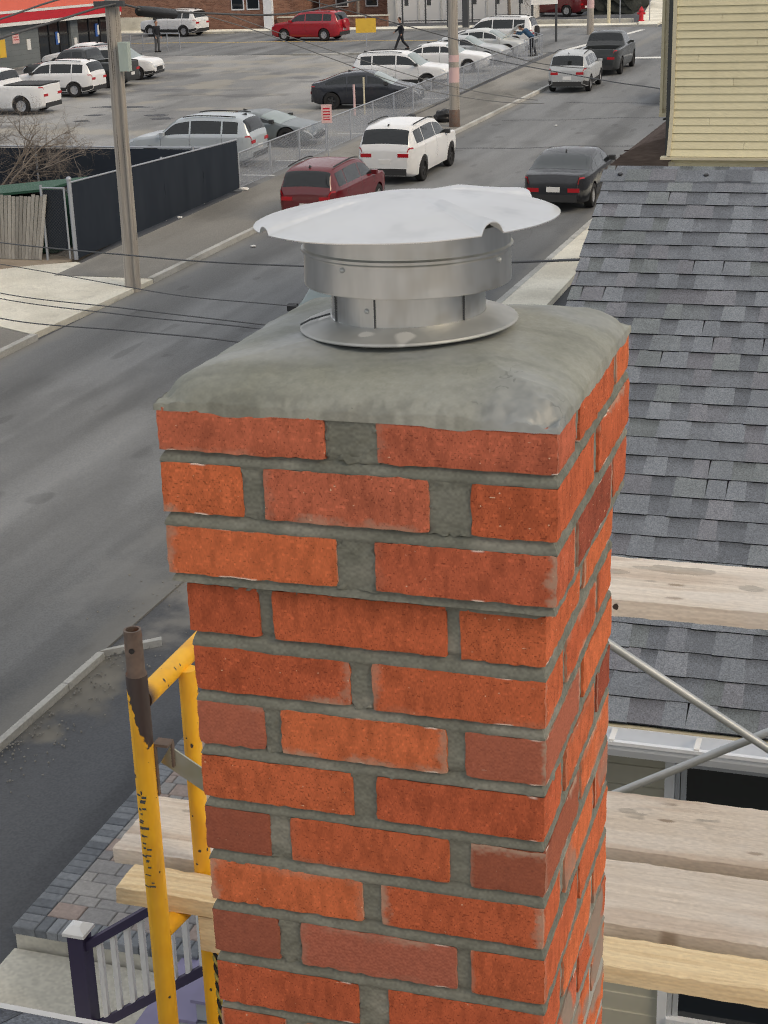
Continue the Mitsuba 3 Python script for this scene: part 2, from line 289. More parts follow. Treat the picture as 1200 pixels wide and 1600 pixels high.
def lathe(prof, c, n=96):
    """prof: (r, z) list; revolved about z at c."""
    pr = np.asarray(prof, float); ang = np.arange(n) * 2 * np.pi / n
    V = np.vstack([np.c_[r * np.cos(ang), r * np.sin(ang), np.full(n, z)] for r, z in pr]) + np.asarray(c); Fc = []
    for i in range(len(pr) - 1):
        for j in range(n):
            a, b, c2, d = i * n + j, i * n + (j + 1) % n, (i + 1) * n + (j + 1) % n, (i + 1) * n + j
            Fc += [[a, b, c2], [a, c2, d]]
    return trimesh.Trimesh(V, Fc, process=False)
def extr(poly, y0, y1, axis=1):
    """a closed (u, v) polygon extruded along axis (1: u=x, v=z; 0: u=y, v=z; 2: u=x, v=y)."""
    from shapely.geometry import Polygon
    e = trimesh.creation.extrude_polygon(Polygon(poly), y1 - y0, engine='earcut'); v = e.vertices.copy()
    e.vertices = {1: np.c_[v[:, 0], v[:, 2] + y0, v[:, 1]], 0: np.c_[v[:, 2] + y0, v[:, 0], v[:, 1]], 2: np.c_[v[:, 0], v[:, 1], v[:, 2] + y0]}[axis]
    e.fix_normals(); return e
def sheet(poly, dz, zf=gz):
    """a flat polygon laid on the ground, dz above it, as a slab 0.3 m thick going down"""
    from shapely.geometry import Polygon
    e = trimesh.creation.extrude_polygon(Polygon(poly), 0.3, engine='earcut'); v = e.vertices
    e.vertices = np.c_[v[:, 0], v[:, 1], v[:, 2] - 0.3 + dz + zf(v[:, 0], v[:, 1])]
    return e
def gridbox(s, step=0.009, rnd=0.004, amp=0.0009, seed=0.0, tone=0, c=(0, 0, 0), endamp=0.0):
    """a box of six gridded faces with rounded, uneven edges; uv = (tone + fraction along, fraction up)"""
    s = np.asarray(s, float); V, Fc, UV = [], [], []; o = 0
    for ax in range(3):
        a, b = [(1, 2), (0, 2), (0, 1)][ax]
        na, nb = max(1, int(round(s[a] / step))), max(1, int(round(s[b] / step)))
        ga, gb = np.meshgrid(np.linspace(0, 1, na + 1), np.linspace(0, 1, nb + 1), indexing='ij')
        for sg in (-1, 1):
            p = np.zeros((ga.size, 3)); p[:, a] = (ga.ravel() - 0.5) * s[a]; p[:, b] = (gb.ravel() - 0.5) * s[b]; p[:, ax] = sg * s[ax] / 2
            i, j = np.meshgrid(np.arange(na), np.arange(nb), indexing='ij'); q = (i * (nb + 1) + j).ravel()
            f = np.vstack([np.c_[q, q + nb + 1, q + nb + 2], np.c_[q, q + nb + 2, q + 1]])
            nrm = 1 if ax != 1 else -1
            if sg * nrm < 0: f = f[:, ::-1]
            V.append(p); Fc.append(f + o); o += len(p)
            UV.append(np.c_[tone + 0.001 + 0.998 * ga.ravel(), gb.ravel()])
    V, Fc, UV = np.vstack(V), np.vstack(Fc), np.vstack(UV)
    inner = np.clip(V, -(s / 2 - rnd), s / 2 - rnd); d = V - inner; L = np.linalg.norm(d, axis=1, keepdims=True)
    V = inner + np.where(L > 1e-9, d / np.maximum(L, 1e-9) * rnd, d)
    nz = np.stack([meshkit.fbm(V * 110 + seed * 7.3 + k * 31, 3) - 0.5 for k in range(3)], -1)
    edge = (np.abs(V) > s / 2 - rnd * 1.2).sum(1, keepdims=True) >= 2
    V = V + nz * amp * np.where(edge, 4.2, 1.6) + np.asarray(c)
    return trimesh.Trimesh(V, Fc, process=False), UV
def tonebox(c, s, tone, **kw):
    """a plain box (12 triangles, sharp) with uv.x = tone + fraction"""
    V, Fc, UV = [], [], []; o = 0; s = np.asarray(s, float)
    for ax in range(3):
        a, b = [(1, 2), (0, 2), (0, 1)][ax]
        for sg in (-1, 1):
            p = np.zeros((4, 3)); p[:, a] = np.array([-1, 1, 1, -1]) * s[a] / 2; p[:, b] = np.array([-1, -1, 1, 1]) * s[b] / 2; p[:, ax] = sg * s[ax] / 2
            f = np.array([[0, 1, 2], [0, 2, 3]]); f = f[:, ::-1] if sg * (1 if ax != 1 else -1) < 0 else f
            V.append(p); Fc.append(f + o); o += 4; UV.append(np.c_[tone + np.array([.01, .99, .99, .01]), [0, 0, 1, 1]])
    return trimesh.Trimesh(np.vstack(V) + np.asarray(c), np.vstack(Fc), process=False), np.vstack(UV)
def rotx(mesh, a, o):
    mesh.apply_transform(trimesh.transformations.rotation_matrix(a, [1, 0, 0], o)); return mesh

# ================================================================= THE SETTING: ground, street, lot
xs = [-900, -200, -80, -40, -20, 0, 20, 80, 400]; ysg = [-60, -20, 0, 20, 40, 60, 80, 100, 130, 180, 300, 900]
V = np.array([[x, y, gz(x, min(y, 180)) - 0.02] for x in xs for y in ysg]); ny = len(ysg)
Fg = [[i * ny + j, (i + 1) * ny + j, (i + 1) * ny + j + 1, i * ny + j + 1] for i in range(len(xs) - 1) for j in range(ny - 1)]
solo('ground', (V, np.array(Fg)), 'm_ground', 'dark asphalt ground running out to the horizon', kind='structure')
def xl(y): return -16.8 + 0.028 * y          # left kerb line
def xr(y): return -8.55 + 0.0365 * y          # right kerb line
def strip(f0, f1, ya, yb, n=14):
    y = np.linspace(ya, yb, n); return [(f0(t), t) for t in y] + [(f1(t), t) for t in y[::-1]]
solo('road', sheet(strip(xl, xr, -20, 176), 0.004), 'm_road', 'grey patched asphalt street running uphill away from the chimney', kind='structure')
def ycn(x): return 90.2 - (x + 33) * 0.06      # near kerb of the cross street
def ycf(x): return 106.6 + abs(x + 33) * 0.02
solo('cross_road', sheet([(-160, 97), (-100, 93), (-60, 90.6), (-18.2, 89.2), (-14.2, 86), (-5.0, 86), (-4, 88), (60, 86), (60, 104), (-11, 105.5), (-16.4, 107), (-50, 106.7), (-100, 109), (-160, 113)], 0.008), 'm_road',
     'grey cross street behind the parking lot', kind='structure')
solo('parking_lot', sheet([(-49.2, 60), (-49.2, 90.0), (-18.6, 89.0), (-18.5, 43.6), (-24.9, 43.0), (-60, 36), (-60, 60)], 0.010), 'm_lot', 'worn pale asphalt parking lot with cracks and damp patches', kind='structure')
walk = solo('left_sidewalk', sheet(strip(lambda y: -18.9 + 0.012 * y, lambda y: xl(y) - 0.15, 31.4, 88), 0.12), 'm_walkgrey', 'dull grey asphalt sidewalk between the kerb and the fence', kind='structure')
solo('left_sidewalk', sheet([(-21, 12), (xl(12) - .15, 12), (xl(26.2) - .15, 26.2), (-18.6, 27.3), (-21, 28.0)], 0.10), 'm_walkgrey', 'dark asphalt sidewalk below the pale concrete apron', kind='structure')
solo('driveway_apron', sheet([(-21, 28.05), (-18.6, 27.35), (xl(26.2) - .15, 26.25), (xl(31) + .02, 31.35), (-18.75, 32.9), (-19.6, 32.4), (-22, 30.4)], 0.11), 'm_walk', 'pale concrete driveway apron in front of the wooden gate', kind='structure')
solo('dirt_strip', sheet([(-30, 26), (-21.9, 30.5), (-19.65, 32.45), (-19.0, 33.0), (-19.2, 36.5), (-30, 37)], 0.09), 'm_dirt', 'brown dirt strip in front of the wooden gate', kind='structure')
solo('right_sidewalk', sheet(strip(lambda y: xr(y) + .15, lambda y: -6.75 + 0.014 * y, 27.5, 80), 0.12), 'm_walk', 'pale concrete sidewalk along the right kerb', kind='structure')
solo('far_sidewalk', sheet([(-100, 109.1), (-50, 106.9), (-16.6, 107.2), (-16.6, 109.0), (-50, 109.4), (-100, 113)], 0.12), 'm_walk', 'pale concrete sidewalk on the far side of the cross street', kind='structure')
solo('corner_sidewalk', sheet([(-16.6, 109.1), (-16.3, 107.3), (-15.2, 107.6), (-13.0, 140), (-20, 140)], 0.121), 'm_walk', 'pale concrete corner sidewalk around the hydrant', kind='structure')
# kerb stones (granite lengths with joints)
kb = thing('kerb', 'granite kerb stones along both sides of the street', None, kind='structure')
def kerb_run(f, ya, yb, L=2.4, side=-1, top=0.135):
    y = ya
    while y < yb:
        y2 = min(y + L - 0.02, yb); x0, x1 = f(y), f(y2)
        pl = [(x0, y), (x1, y2), (x1 + side * .15, y2), (x0 + side * .15, y)]
        part(kb, 'kerb_stone', sheet(pl, top + rng.uniform(-.012, .008)), 'm_kerb'); y += L
kerb_run(xl, 31.4, 88, side=-1)
kerb_run(xl, 12, 26.2, side=-1)
kerb_run(xr, 27.5, 80, side=1)
kerb_run(lambda y: xr(y) + .02, 7.6, 13.2, side=.55, top=0.075)
part(kb, 'kerb_stone', sheet([(-8.05, 13.22), (-8.0, 13.32), (-7.5, 13.76), (-7.46, 13.68)], 0.06), 'm_kerb')
for x in np.arange(-99, -17, 3.0): part(kb, 'kerb_stone', sheet([(x, ycf(x) + .1), (x + 2.97, ycf(x + 2.97) + .1), (x + 2.97, ycf(x + 2.97) + .28), (x, ycf(x) + .28)], 0.13), 'm_kerb')
for x in np.arange(-34, -19, 3.0): part(kb, 'kerb_stone', sheet([(x, 88.9 - .01 * x * 0), (x + 2.97, 88.9), (x + 2.97, 89.1), (x, 89.1)], 0.12), 'm_kerb')
# paint
def line(poly, label): solo('road_marking', sheet(poly, 0.016), 'm_linepaint', label, kind='structure')
line([(-18.0, 90.6), (-15.75, 104.4), (-15.4, 104.35), (-17.6, 90.5)], 'white crosswalk line across the cross street')
line([(-13.9, 85.0), (-5.6, 85.0), (-5.6, 85.75), (-13.9, 85.75)], 'white stop line at the end of the street')
for i, y in enumerate([46.5, 49.6, 52.0, 56.2, 60.2, 67.2, 74.8, 81.2, 86.0]):
    line([(-19.9, y), (-18.75, y), (-18.75, y + .13), (-19.9, y + .13)], 'short worn white parking line beside the chain link fence')
solo('road_marking', sheet([(-100, 101.4), (-50, 99.4), (-22, 98.2), (-22, 98.33), (-50, 99.53), (-100, 101.53)], 0.016), 'm_signyellow', 'yellow centre line of the cross street', kind='structure')
# dark damp potholes and drain covers in the lot
for (x, y, a, b, l) in [(-29.3, 60.5, 0.5, 0.4, 'dark drain cover in the lot, right one'), (-30.0, 61.6, 0.5, 0.35, 'dark drain cover in the lot, upper right one'), (-33.0, 61.6, 0.45, 0.3, 'dark damp pothole in the lot, middle one'), (-32.6, 59.7, 0.4, 0.25, 'dark damp pothole in the lot, lower middle one'),
                     (-33.2, 64.5, 1.4, 0.35, 'long dark damp streak in the lot'), (-35.6, 57.0, 0.35, 0.3, 'small dark pothole in the lot near the pickup')]:
    t = np.linspace(0, 2 * np.pi, 15)[:-1]; rr = 1 + 0.25 * rng.uniform(-1, 1, 14)
    solo('pothole', sheet(np.c_[x + a * rr * np.cos(t), y + b * rr * np.sin(t)], 0.016), 'm_black' if 'cover' in l else 'm_ground', l, kind='structure')
# thin dark strips across the street
for (ya, yb, xa, xb) in [(60, 61.5, -14.4, -6.3), (52.5, 54, -14.8, -6.5), (66, 65, -13.0, -6.2)]:
    x = np.linspace(xa, xb, 14); y = np.linspace(ya, yb, 14) + 0.15 * np.sin(x * 1.7); w = .06
    solo('dark_strip', sheet(list(np.c_[x, y - w]) + list(np.c_[x, y + w])[::-1], 0.009), 'm_ground', 'thin dark strip across the street', kind='structure')
# litter on the left sidewalk edge
for (x, y, dx) in [(-18.45, 43.2, .16), (-18.5, 38.6, .08), (-15.0, 38.6, .07), (-15.1, 35.6, .07), (-11.9, 58.5, .05)]:
    m_ = trimesh.creation.icosphere(1, 1.0); m_.vertices = m_.vertices * [dx, dx * .8, dx * .4] * (1 + .3 * rng.uniform(-1, 1, (len(m_.vertices), 1))) + [x, y, gz(x, y) + (.15 if x < -16 else .04)]
    solo('litter', m_, 'm_white', {-18.45: 'white crumpled litter at the foot of the dark fence end', -18.5: 'small white scrap of litter halfway along the dark fence', -15.0: 'small white scrap of litter on the road at the left kerb', -15.1: 'small white scrap of litter on the road below the fence', -11.9: 'tiny white scrap of litter in the middle of the street'}[x], 'litter')

gv = []
for _ in range(420):
    if rng.random() < .6: y = rng.uniform(9.5, 13.6); x = xr(y) + .15 + abs(rng.normal(0, .28))
    elif rng.random() < .5: y = rng.uniform(14, 19); x = rng.normal(-8.1, .5)
    else: y = rng.uniform(34, 60); x = xl(y) + abs(rng.normal(.1, .15))
    m_ = trimesh.creation.icosphere(0, 1.0); m_.vertices = m_.vertices * rng.uniform(.006, .017) * rng.uniform(.6, 1.2, 3) + [x, y, gz(x, y) + .008]; gv.append(m_)
solo('gravel', cat(gv), 'm_walkgrey', 'loose gravel and grit along the kerbs', 'gravel', kind='stuff')

# ================================================================= THE CHIMNEY
ch = thing('chimney', 'square red brick chimney with thick grey mortar joints and a sloped cement crown', 'chimney')
tops = [7.4990, 7.4285, 7.3526, 7.2756, 7.1975, 7.1243, 7.0501, 6.9795, 6.9049, 6.8321, 6.7551]
bots = [7.4455, 7.3707, 7.2959, 7.2171, 7.1411, 7.0689, 6.9953, 6.9219, 6.8488, 6.7725, 6.6956]
while tops[-1] > 6.05: tops.append(tops[-1] - .0745); bots.append(tops[-1] - .058)
X0, X1, Y0, Y1 = -0.458, 0.0, 0.0, 0.465
front = {0: [(-.458, -.258), (-.198, 0)], 1: [(-.455, -.360), (-.331, -.143), (-.095, 0)], 2: [(-.457, -.25), (-.205, 0)], 3: [(-.445, -.355), (-.335, -.13), (-.112, -.015)], 4: [(-.444, -.246), (-.219, -.014)],
         5: [(-.444, -.356), (-.333, -.132), (-.109, -.014)], 6: [(-.444, -.247), (-.219, -.013)], 7: [(-.443, -.358), (-.329, -.132), (-.104, -.013)], 8: [(-.443, -.241), (-.217, -.012)], 9: [(-.445, -.354), (-.323, -.125), (-.105, -.012)], 10: [(-.445, -.252), (-.212, -.012)]}
tone_of = {(0, 0): 11, (0, 1): 12}
tn = [20]
REC = 0.0075
def brick(x0, x1, y0, y1, z0, z1, tone):
    g_ = .0018; z0, z1 = z0 - g_, z1 + (g_ if z1 < 7.49 else 0)
    if x1 - x0 < .25: x0, x1 = x0 - (g_ if x0 > X0 + .03 else 0), x1 + (g_ if x1 < X1 - .03 else 0)
    m_, uv = gridbox((x1 - x0, y1 - y0, z1 - z0), 0.0088, 0.0035, 0.0011, seed=tone * .37, tone=tone, c=((x0 + x1) / 2, (y0 + y1) / 2, (z0 + z1) / 2))
    part(ch, 'brick', m_, 'm_brick', smooth=True, uv=uv)
mort = []
for k, (zt, zb) in enumerate(zip(tops, bots)):
    c = 0.0 if k < 3 else 0.015
    if k == 0: zt = 7.4935
    x0, x1, y0, y1 = X0 + c, X1 - c, Y0 + c, Y1 - c
    odd = k % 2 == 0
    fr = front.get(k) or front[9 if not odd else 10]
    def nt(d=False):
        tn[0] += 1; return tn[0] + (2000 if d else 0)
    j = lambda: rng.uniform(-.0018, .0018)
    if odd:
        for (a, b) in fr:
            a2, b2 = (x0, b) if a < -.4 else (a, x1)
            brick(a2 + abs(j()), b2 - abs(j()), y0 + j() * .5, y0 + .100, zb + j() * .4, zt + j() * .4, nt())
            brick(a2 + abs(j()), b2 - abs(j()), y1 - .100, y1 + j() * .5, zb + j() * .4, zt + j() * .4, nt())
        for xa, xb in ((x1 - .100, x1), (x0, x0 + .100)):
            brick(xa, xb, y0 + .122 + j(), y1 - .122 + j(), zb + j() * .4, zt + j() * .4, nt())
    else:
        ym = (y0 + y1) / 2 + j() * 3
        hl = [fr[0][1] - x0, x1 - fr[2][0]]
        for xa, xb in ((x1 - hl[1], x1), (x0, x0 + hl[0])):
            brick(xa + j() * .5, xb + j() * .5, y0 + j() * .5, ym - .012, zb + j() * .4, zt + j() * .4, nt(k in (5, 7, 9) and xa < -.2 or k in (5, 7)))
            brick(xa + j() * .5, xb + j() * .5, ym + .012, y1 + j() * .5, zb + j() * .4, zt + j() * .4, nt())
        brick(fr[1][0], fr[1][1], y0 + j() * .5, y0 + .1, zb + j() * .4, zt + j() * .4, nt(k == 9))
        brick(fr[1][0], fr[1][1], y1 - .1, y1 + j() * .5, zb + j() * .4, zt + j() * .4, nt())
# mortar: a core whose faces stand out at the foot of every bed joint and fall back under the brick above
mort = []
def tooled(V, cx, cy, sx, sy):
    z = V[:, 2]; rec = np.full(len(z), .0042)
    for k in range(len(tops) - 1):
        t_ = (z - tops[k + 1]) / (bots[k] - tops[k + 1]); m_ = (t_ > -.05) & (t_ < 1.05); rec[m_] = .0006 + .0090 * np.clip(t_[m_], 0, 1) ** 1.8
    out = REC - rec + (meshkit.fbm(V * [38, 38, 70], 3) - .5) * .0035
    fx_, fy_ = np.abs(V[:, 0] - cx) > sx / 2 - .004, np.abs(V[:, 1] - cy) > sy / 2 - .004
    V[:, 0] += np.where(fx_, np.sign(V[:, 0] - cx) * out, 0); V[:, 1] += np.where(fy_, np.sign(V[:, 1] - cy) * out, 0)
for (za, zb, c) in ((7.283, 7.492, 0.0), (5.6, 7.289, 0.015)):
    s = (X1 - X0 - 2 * c - 2 * REC, Y1 - Y0 - 2 * c - 2 * REC, zb - za)
    m_, _ = gridbox(s, 0.0048, 0.002, 0.0003, seed=c * 100 + 3, c=((X0 + X1) / 2, (Y0 + Y1) / 2, (za + zb) / 2)); V = m_.vertices.copy(); tooled(V, (X0 + X1) / 2, (Y0 + Y1) / 2, s[0], s[1]); mort.append(trimesh.Trimesh(V, m_.faces, process=False))
mm = cat(mort); part(ch, 'mortar', (mm.vertices, mm.faces), 'm_mortar', smooth=True)
for k, (a, b) in [(0, (-.258, -.198)), (1, (-.36, -.331)), (1, (-.143, -.095)), (2, (-.25, -.205)), (10, (-.252, -.212)), (4, (-.246, -.219)), (5, (-.356, -.333)), (7, (-.358, -.329)), (9, (-.354, -.323))]:
    c = 0.0 if k < 3 else .015
    m_, _ = gridbox((b - a + .004, .02, tops[k] - bots[k] + .008), .004, .005, .0034, seed=k + a * 9, c=((a + b) / 2, c + .0040 + .01, (tops[k] + bots[k]) / 2))
    part(ch, 'mortar_pad', m_, 'm_mortar', smooth=True)
# the cement crown: a height field with rounded shoulders and a ragged lip
n = 110; u = np.linspace(-1, 1, n); uu = np.sign(u) * (1 - (1 - np.abs(u)) ** 1.25)
gx, gy = np.meshgrid(uu, uu, indexing='ij'); HX, HY = (X1 - X0) / 2, (Y1 - Y0) / 2
px, py = (X0 + X1) / 2 + gx * HX, (Y0 + Y1) / 2 + gy * HY
dx, dy = HX * (1 - np.abs(gx)), HY * (1 - np.abs(gy))
rad = .05; ex, ey = np.clip(rad - dx, 0, rad), np.clip(rad - dy, 0, rad)
ed = rad - np.minimum(np.sqrt(ex ** 2 + ey ** 2), rad); ed = np.where((dx > rad) & (dy > rad), np.minimum(dx, dy), ed)
dd = np.minimum(np.minimum(dx, dy), np.maximum(ed, 0))
nzv = meshkit.fbm(np.stack([px * 22, py * 22, 0 * px], -1), 4) - .5; nz2 = meshkit.fbm(np.stack([px * 70, py * 70, 0 * px + 3], -1), 3) - .5
h = 7.4995 + .0165 * (1 - np.exp(-dd / .012)) + .020 * (1 - np.exp(-dd / .055)) + .075 * np.clip(dd - .02, 0, .12) + nzv * .0055 + nz2 * .0010
cor = np.clip(1 - np.hypot(px - X1, py - Y0) / .13, 0, 1); h += cor * nz2 * .016 + np.exp(-dd / .012) * nz2 * .006
top = np.stack([px, py, h], -1)
cc = np.array([(X0 + X1) / 2, (Y0 + Y1) / 2])
out = 1 + .0025 * (meshkit.fbm(np.stack([px * 30, py * 30, 0 * px + 9], -1), 3) - .35)
top[..., :2] = cc + (top[..., :2] - cc) * out[..., None]
ring = [(i, 0) for i in range(n)] + [(n - 1, j) for j in range(1, n)] + [(i, n - 1) for i in range(n - 2, -1, -1)] + [(0, j) for j in range(n - 2, 0, -1)]
T = top.reshape(-1, 3); base = len(T); Fc = []
for i in range(n - 1):
    for j in range(n - 1): Fc += [[i * n + j, (i + 1) * n + j, (i + 1) * n + j + 1], [i * n + j, (i + 1) * n + j + 1, i * n + j + 1]]
low = np.array([T[i * n + j] for i, j in ring]); s_ = np.arange(len(ring))
drip = meshkit.fbm(np.c_[low[:, 0] * 24, low[:, 1] * 24, 0 * s_], 4)
low2 = low.copy(); low2[:, :2] = cc + (low[:, :2] - cc) * 1.0025; low2[:, 2] = 7.4900 - .012 * np.clip(drip - .42, 0, 1)
low3 = low2.copy(); low3[:, :2] = cc + (low2[:, :2] - cc) * .93; low3[:, 2] = 7.489
T = np.vstack([T, low2, low3]); L = len(ring)
for q in range(L):
    a, b = ring[q][0] * n + ring[q][1], ring[(q + 1) % L][0] * n + ring[(q + 1) % L][1]; c, d = base + q, base + (q + 1) % L
    Fc += [[a, c, d], [a, d, b], [c, c + L, d + L], [c, d + L, d]]
part(ch, 'crown', (T, np.array(Fc)), 'm_crown', smooth=50)

# ================================================================= THE FLUE CAP
cap = thing('flue_cap', 'round galvanised metal flue cap with a wide pale ribbed lid on the brick chimney', 'flue cap')
CX, CY = -.229, .2325
def lid_mesh(thick=.0012):
    R, nr, na = .1785, 44, 480
    r = np.r_[np.linspace(0.003, .05, 8), np.linspace(.05, R, nr - 8 + 1)[1:]]; a = np.arange(na) * 2 * np.pi / na
    rr, aa = np.meshgrid(r, a, indexing='ij')
    z = .0240 * (1 - np.clip((rr - .045) / (R - .045), 0, 1) ** 1.05) - .002 * np.clip((rr - R + .012) / .012, 0, 1) ** 2
    for az, hr_ in ((-137, .38), (-42, .90), (52, .65)):
        da = (aa - np.radians(az) + np.pi) % (2 * np.pi) - np.pi; t = np.clip((rr - .035) / (R - .035), 0, 1)
        d = np.where(np.abs(da) < 1.2, rr * np.sin(da), 9); w = .006 + .0045 * t
        z += (.0045 + .0095 * hr_ * t ** 3.2) * np.clip(t * 3.5, 0, 1) ** 1.3 * np.sqrt(np.clip(1 - (d / (w * 1.25)) ** 2, 0, 1)); z += .0030 * np.clip(t * 3, 0, 1) * np.clip(1.25 - t, 0, 1) * np.clip(1 - np.abs(d) / (.02 + .05 * t), 0, 1)
    z += (meshkit.fbm(np.stack([rr * np.cos(aa) * 14, rr * np.sin(aa) * 14, 0 * rr], -1), 3) - .5) * .0009
    Vt = np.stack([rr * np.cos(aa), rr * np.sin(aa), z], -1).reshape(-1, 3); Vb = Vt - [0, 0, thick]; k = len(Vt); Fc = []
    for i in range(len(r) - 1):
        for j in range(na):
            q0, q1, q2, q3 = i * na + j, (i + 1) * na + j, (i + 1) * na + (j + 1) % na, i * na + (j + 1) % na
            Fc += [[q0, q1, q2], [q0, q2, q3], [k + q0, k + q2, k + q1], [k + q0, k + q3, k + q2]]
    o = (len(r) - 1) * na
    for j in range(na): a0, a1 = o + j, o + (j + 1) % na; Fc += [[a0, k + a0, k + a1], [a0, k + a1, a1]]
    cv = np.array([[0, 0, z[0].mean()], [0, 0, z[0].mean() - thick]])
    for j in range(na): Fc += [[2 * k, j, (j + 1) % na], [2 * k + 1, k + (j + 1) % na, k + j]]
    m_ = trimesh.Trimesh(np.vstack([Vt, Vb, cv]), Fc, process=False)
    m_.apply_transform(trimesh.transformations.rotation_matrix(np.radians(-1.3), [0, 1, 0])); m_.apply_translation([CX, CY, 7.673]); return m_
part(cap, 'lid', lid_mesh(), 'm_lid', smooth=24)
c0 = (CX, CY, 0)
part(cap, 'drum', lathe([(.117, 7.598), (.122, 7.5985), (.1225, 7.600), (.1215, 7.6335), (.1222, 7.6352), (.1246, 7.6372), (.1246, 7.6402), (.1215, 7.6422), (.1212, 7.668), (.119, 7.668), (.119, 7.600), (.092, 7.6015)], c0, 144), 'm_drum', smooth=25)
part(cap, 'neck', lathe([(.0915, 7.551), (.0945, 7.553), (.0945, 7.5555), (.0915, 7.558), (.0915, 7.606), (.089, 7.606), (.089, 7.551)], c0, 128), 'm_drum', smooth=25)
fl = lathe([(.092, 7.5595), (.100, 7.5585), (.118, 7.5535), (.1285, 7.5495), (.1300, 7.5475), (.1295, 7.5462), (.117, 7.549), (.092, 7.5545)], c0, 144)
fl.vertices[:, 2] += .004 * (fl.vertices[:, 0] - CX) / .13
part(cap, 'flange', fl, 'm_flange', smooth=30)
part(cap, 'flange_seam', tube([(CX + r_ * math.cos(math.radians(-158)), CY + r_ * math.sin(math.radians(-158)), z_) for r_, z_ in ((.0935, 7.5605), (.118, 7.5545), (.1295, 7.549))], .0012, 6), 'm_darkpost')
part(cap, 'seam', cat([box((CX + .0925 * math.cos(a), CY + .0925 * math.sin(a), 7.580), (.0022, .0012, .046), rz=a) for a in np.radians([-98, -140, -30])]), 'm_darkpost')
part(cap, 'seam_plate', box((CX + .0921 * math.cos(math.radians(-104)), CY + .0921 * math.sin(math.radians(-104)), 7.580), (.0012, .020, .046), rz=math.radians(-104)), 'm_drum')
for az, r, z in ((-104, .0930, 7.578), (-110, .1222, 7.629), (-15, .1222, 7.630)):
    s_ = trimesh.creation.uv_sphere(.0032, count=[8, 12]); s_.apply_translation([CX + r * math.cos(math.radians(az)), CY + r * math.sin(math.radians(az)), z]); part(cap, 'screw', s_, 'm_zinc', smooth=True)
# support legs of the lid, out of sight under it
part(cap, 'lid_bracket', cat([box((CX + .112 * math.cos(a), CY + .112 * math.sin(a), 7.6715), (.003, .018, .018), rz=a) for a in np.radians([10, 100, 190, 280])]), 'm_drum')

# ================================================================= OUR OWN ROOF (bottom left corner, the chimney stands on it)
own = thing('own_roof', 'grey shingled roof edge with a white drip edge in the bottom left corner', 'roof')
def own_z(y): return 5.93 + (0.80 - y) * 0.42
sl = extr([(0.80, 5.90), (0.80, 5.925), (-3.2, own_z(-3.2)), (-3.2, own_z(-3.2) - .05)], -4.2, 3.5, axis=0)
part(own, 'deck', sl, 'm_plank')
part(own, 'drip_edge', bbox(-4.2, 3.5, .800, .806, 5.86, 5.932), 'm_white')
part(own, 'drip_flange', bbox(-4.2, 3.5, .785, .8045, 5.9325, 5.936), 'm_white')
part(own, 'dark_edge', bbox(-4.2, 3.5, .768, .785, 5.935, 5.9395), 'm_black')
part(own, 'fascia', bbox(-4.15, 3.45, .76, .798, 5.72, 5.895), 'm_white')
part(own, 'wall', bbox(-4.0, 3.3, .45, .62, 0, 5.75), 'm_beigeside')
tonec = [500]
for r_ in range(4):
    x = -4.2 - rng.uniform(0, .2)
    while x < -.55:
        w = rng.uniform(.13, .27); tonec[0] += 1
        y1 = .766 - r_ * .13; m_, uv = tonebox((x + w / 2, y1 - .075, own_z(y1 - .075) + .010), (w - .003, .15, .006), tonec[0]); rotx(m_, -math.atan(.42), (x, y1 - .075, own_z(y1 - .075) + .010))
        part(own, 'shingle', m_, 'm_shingle', uv=uv); x += w

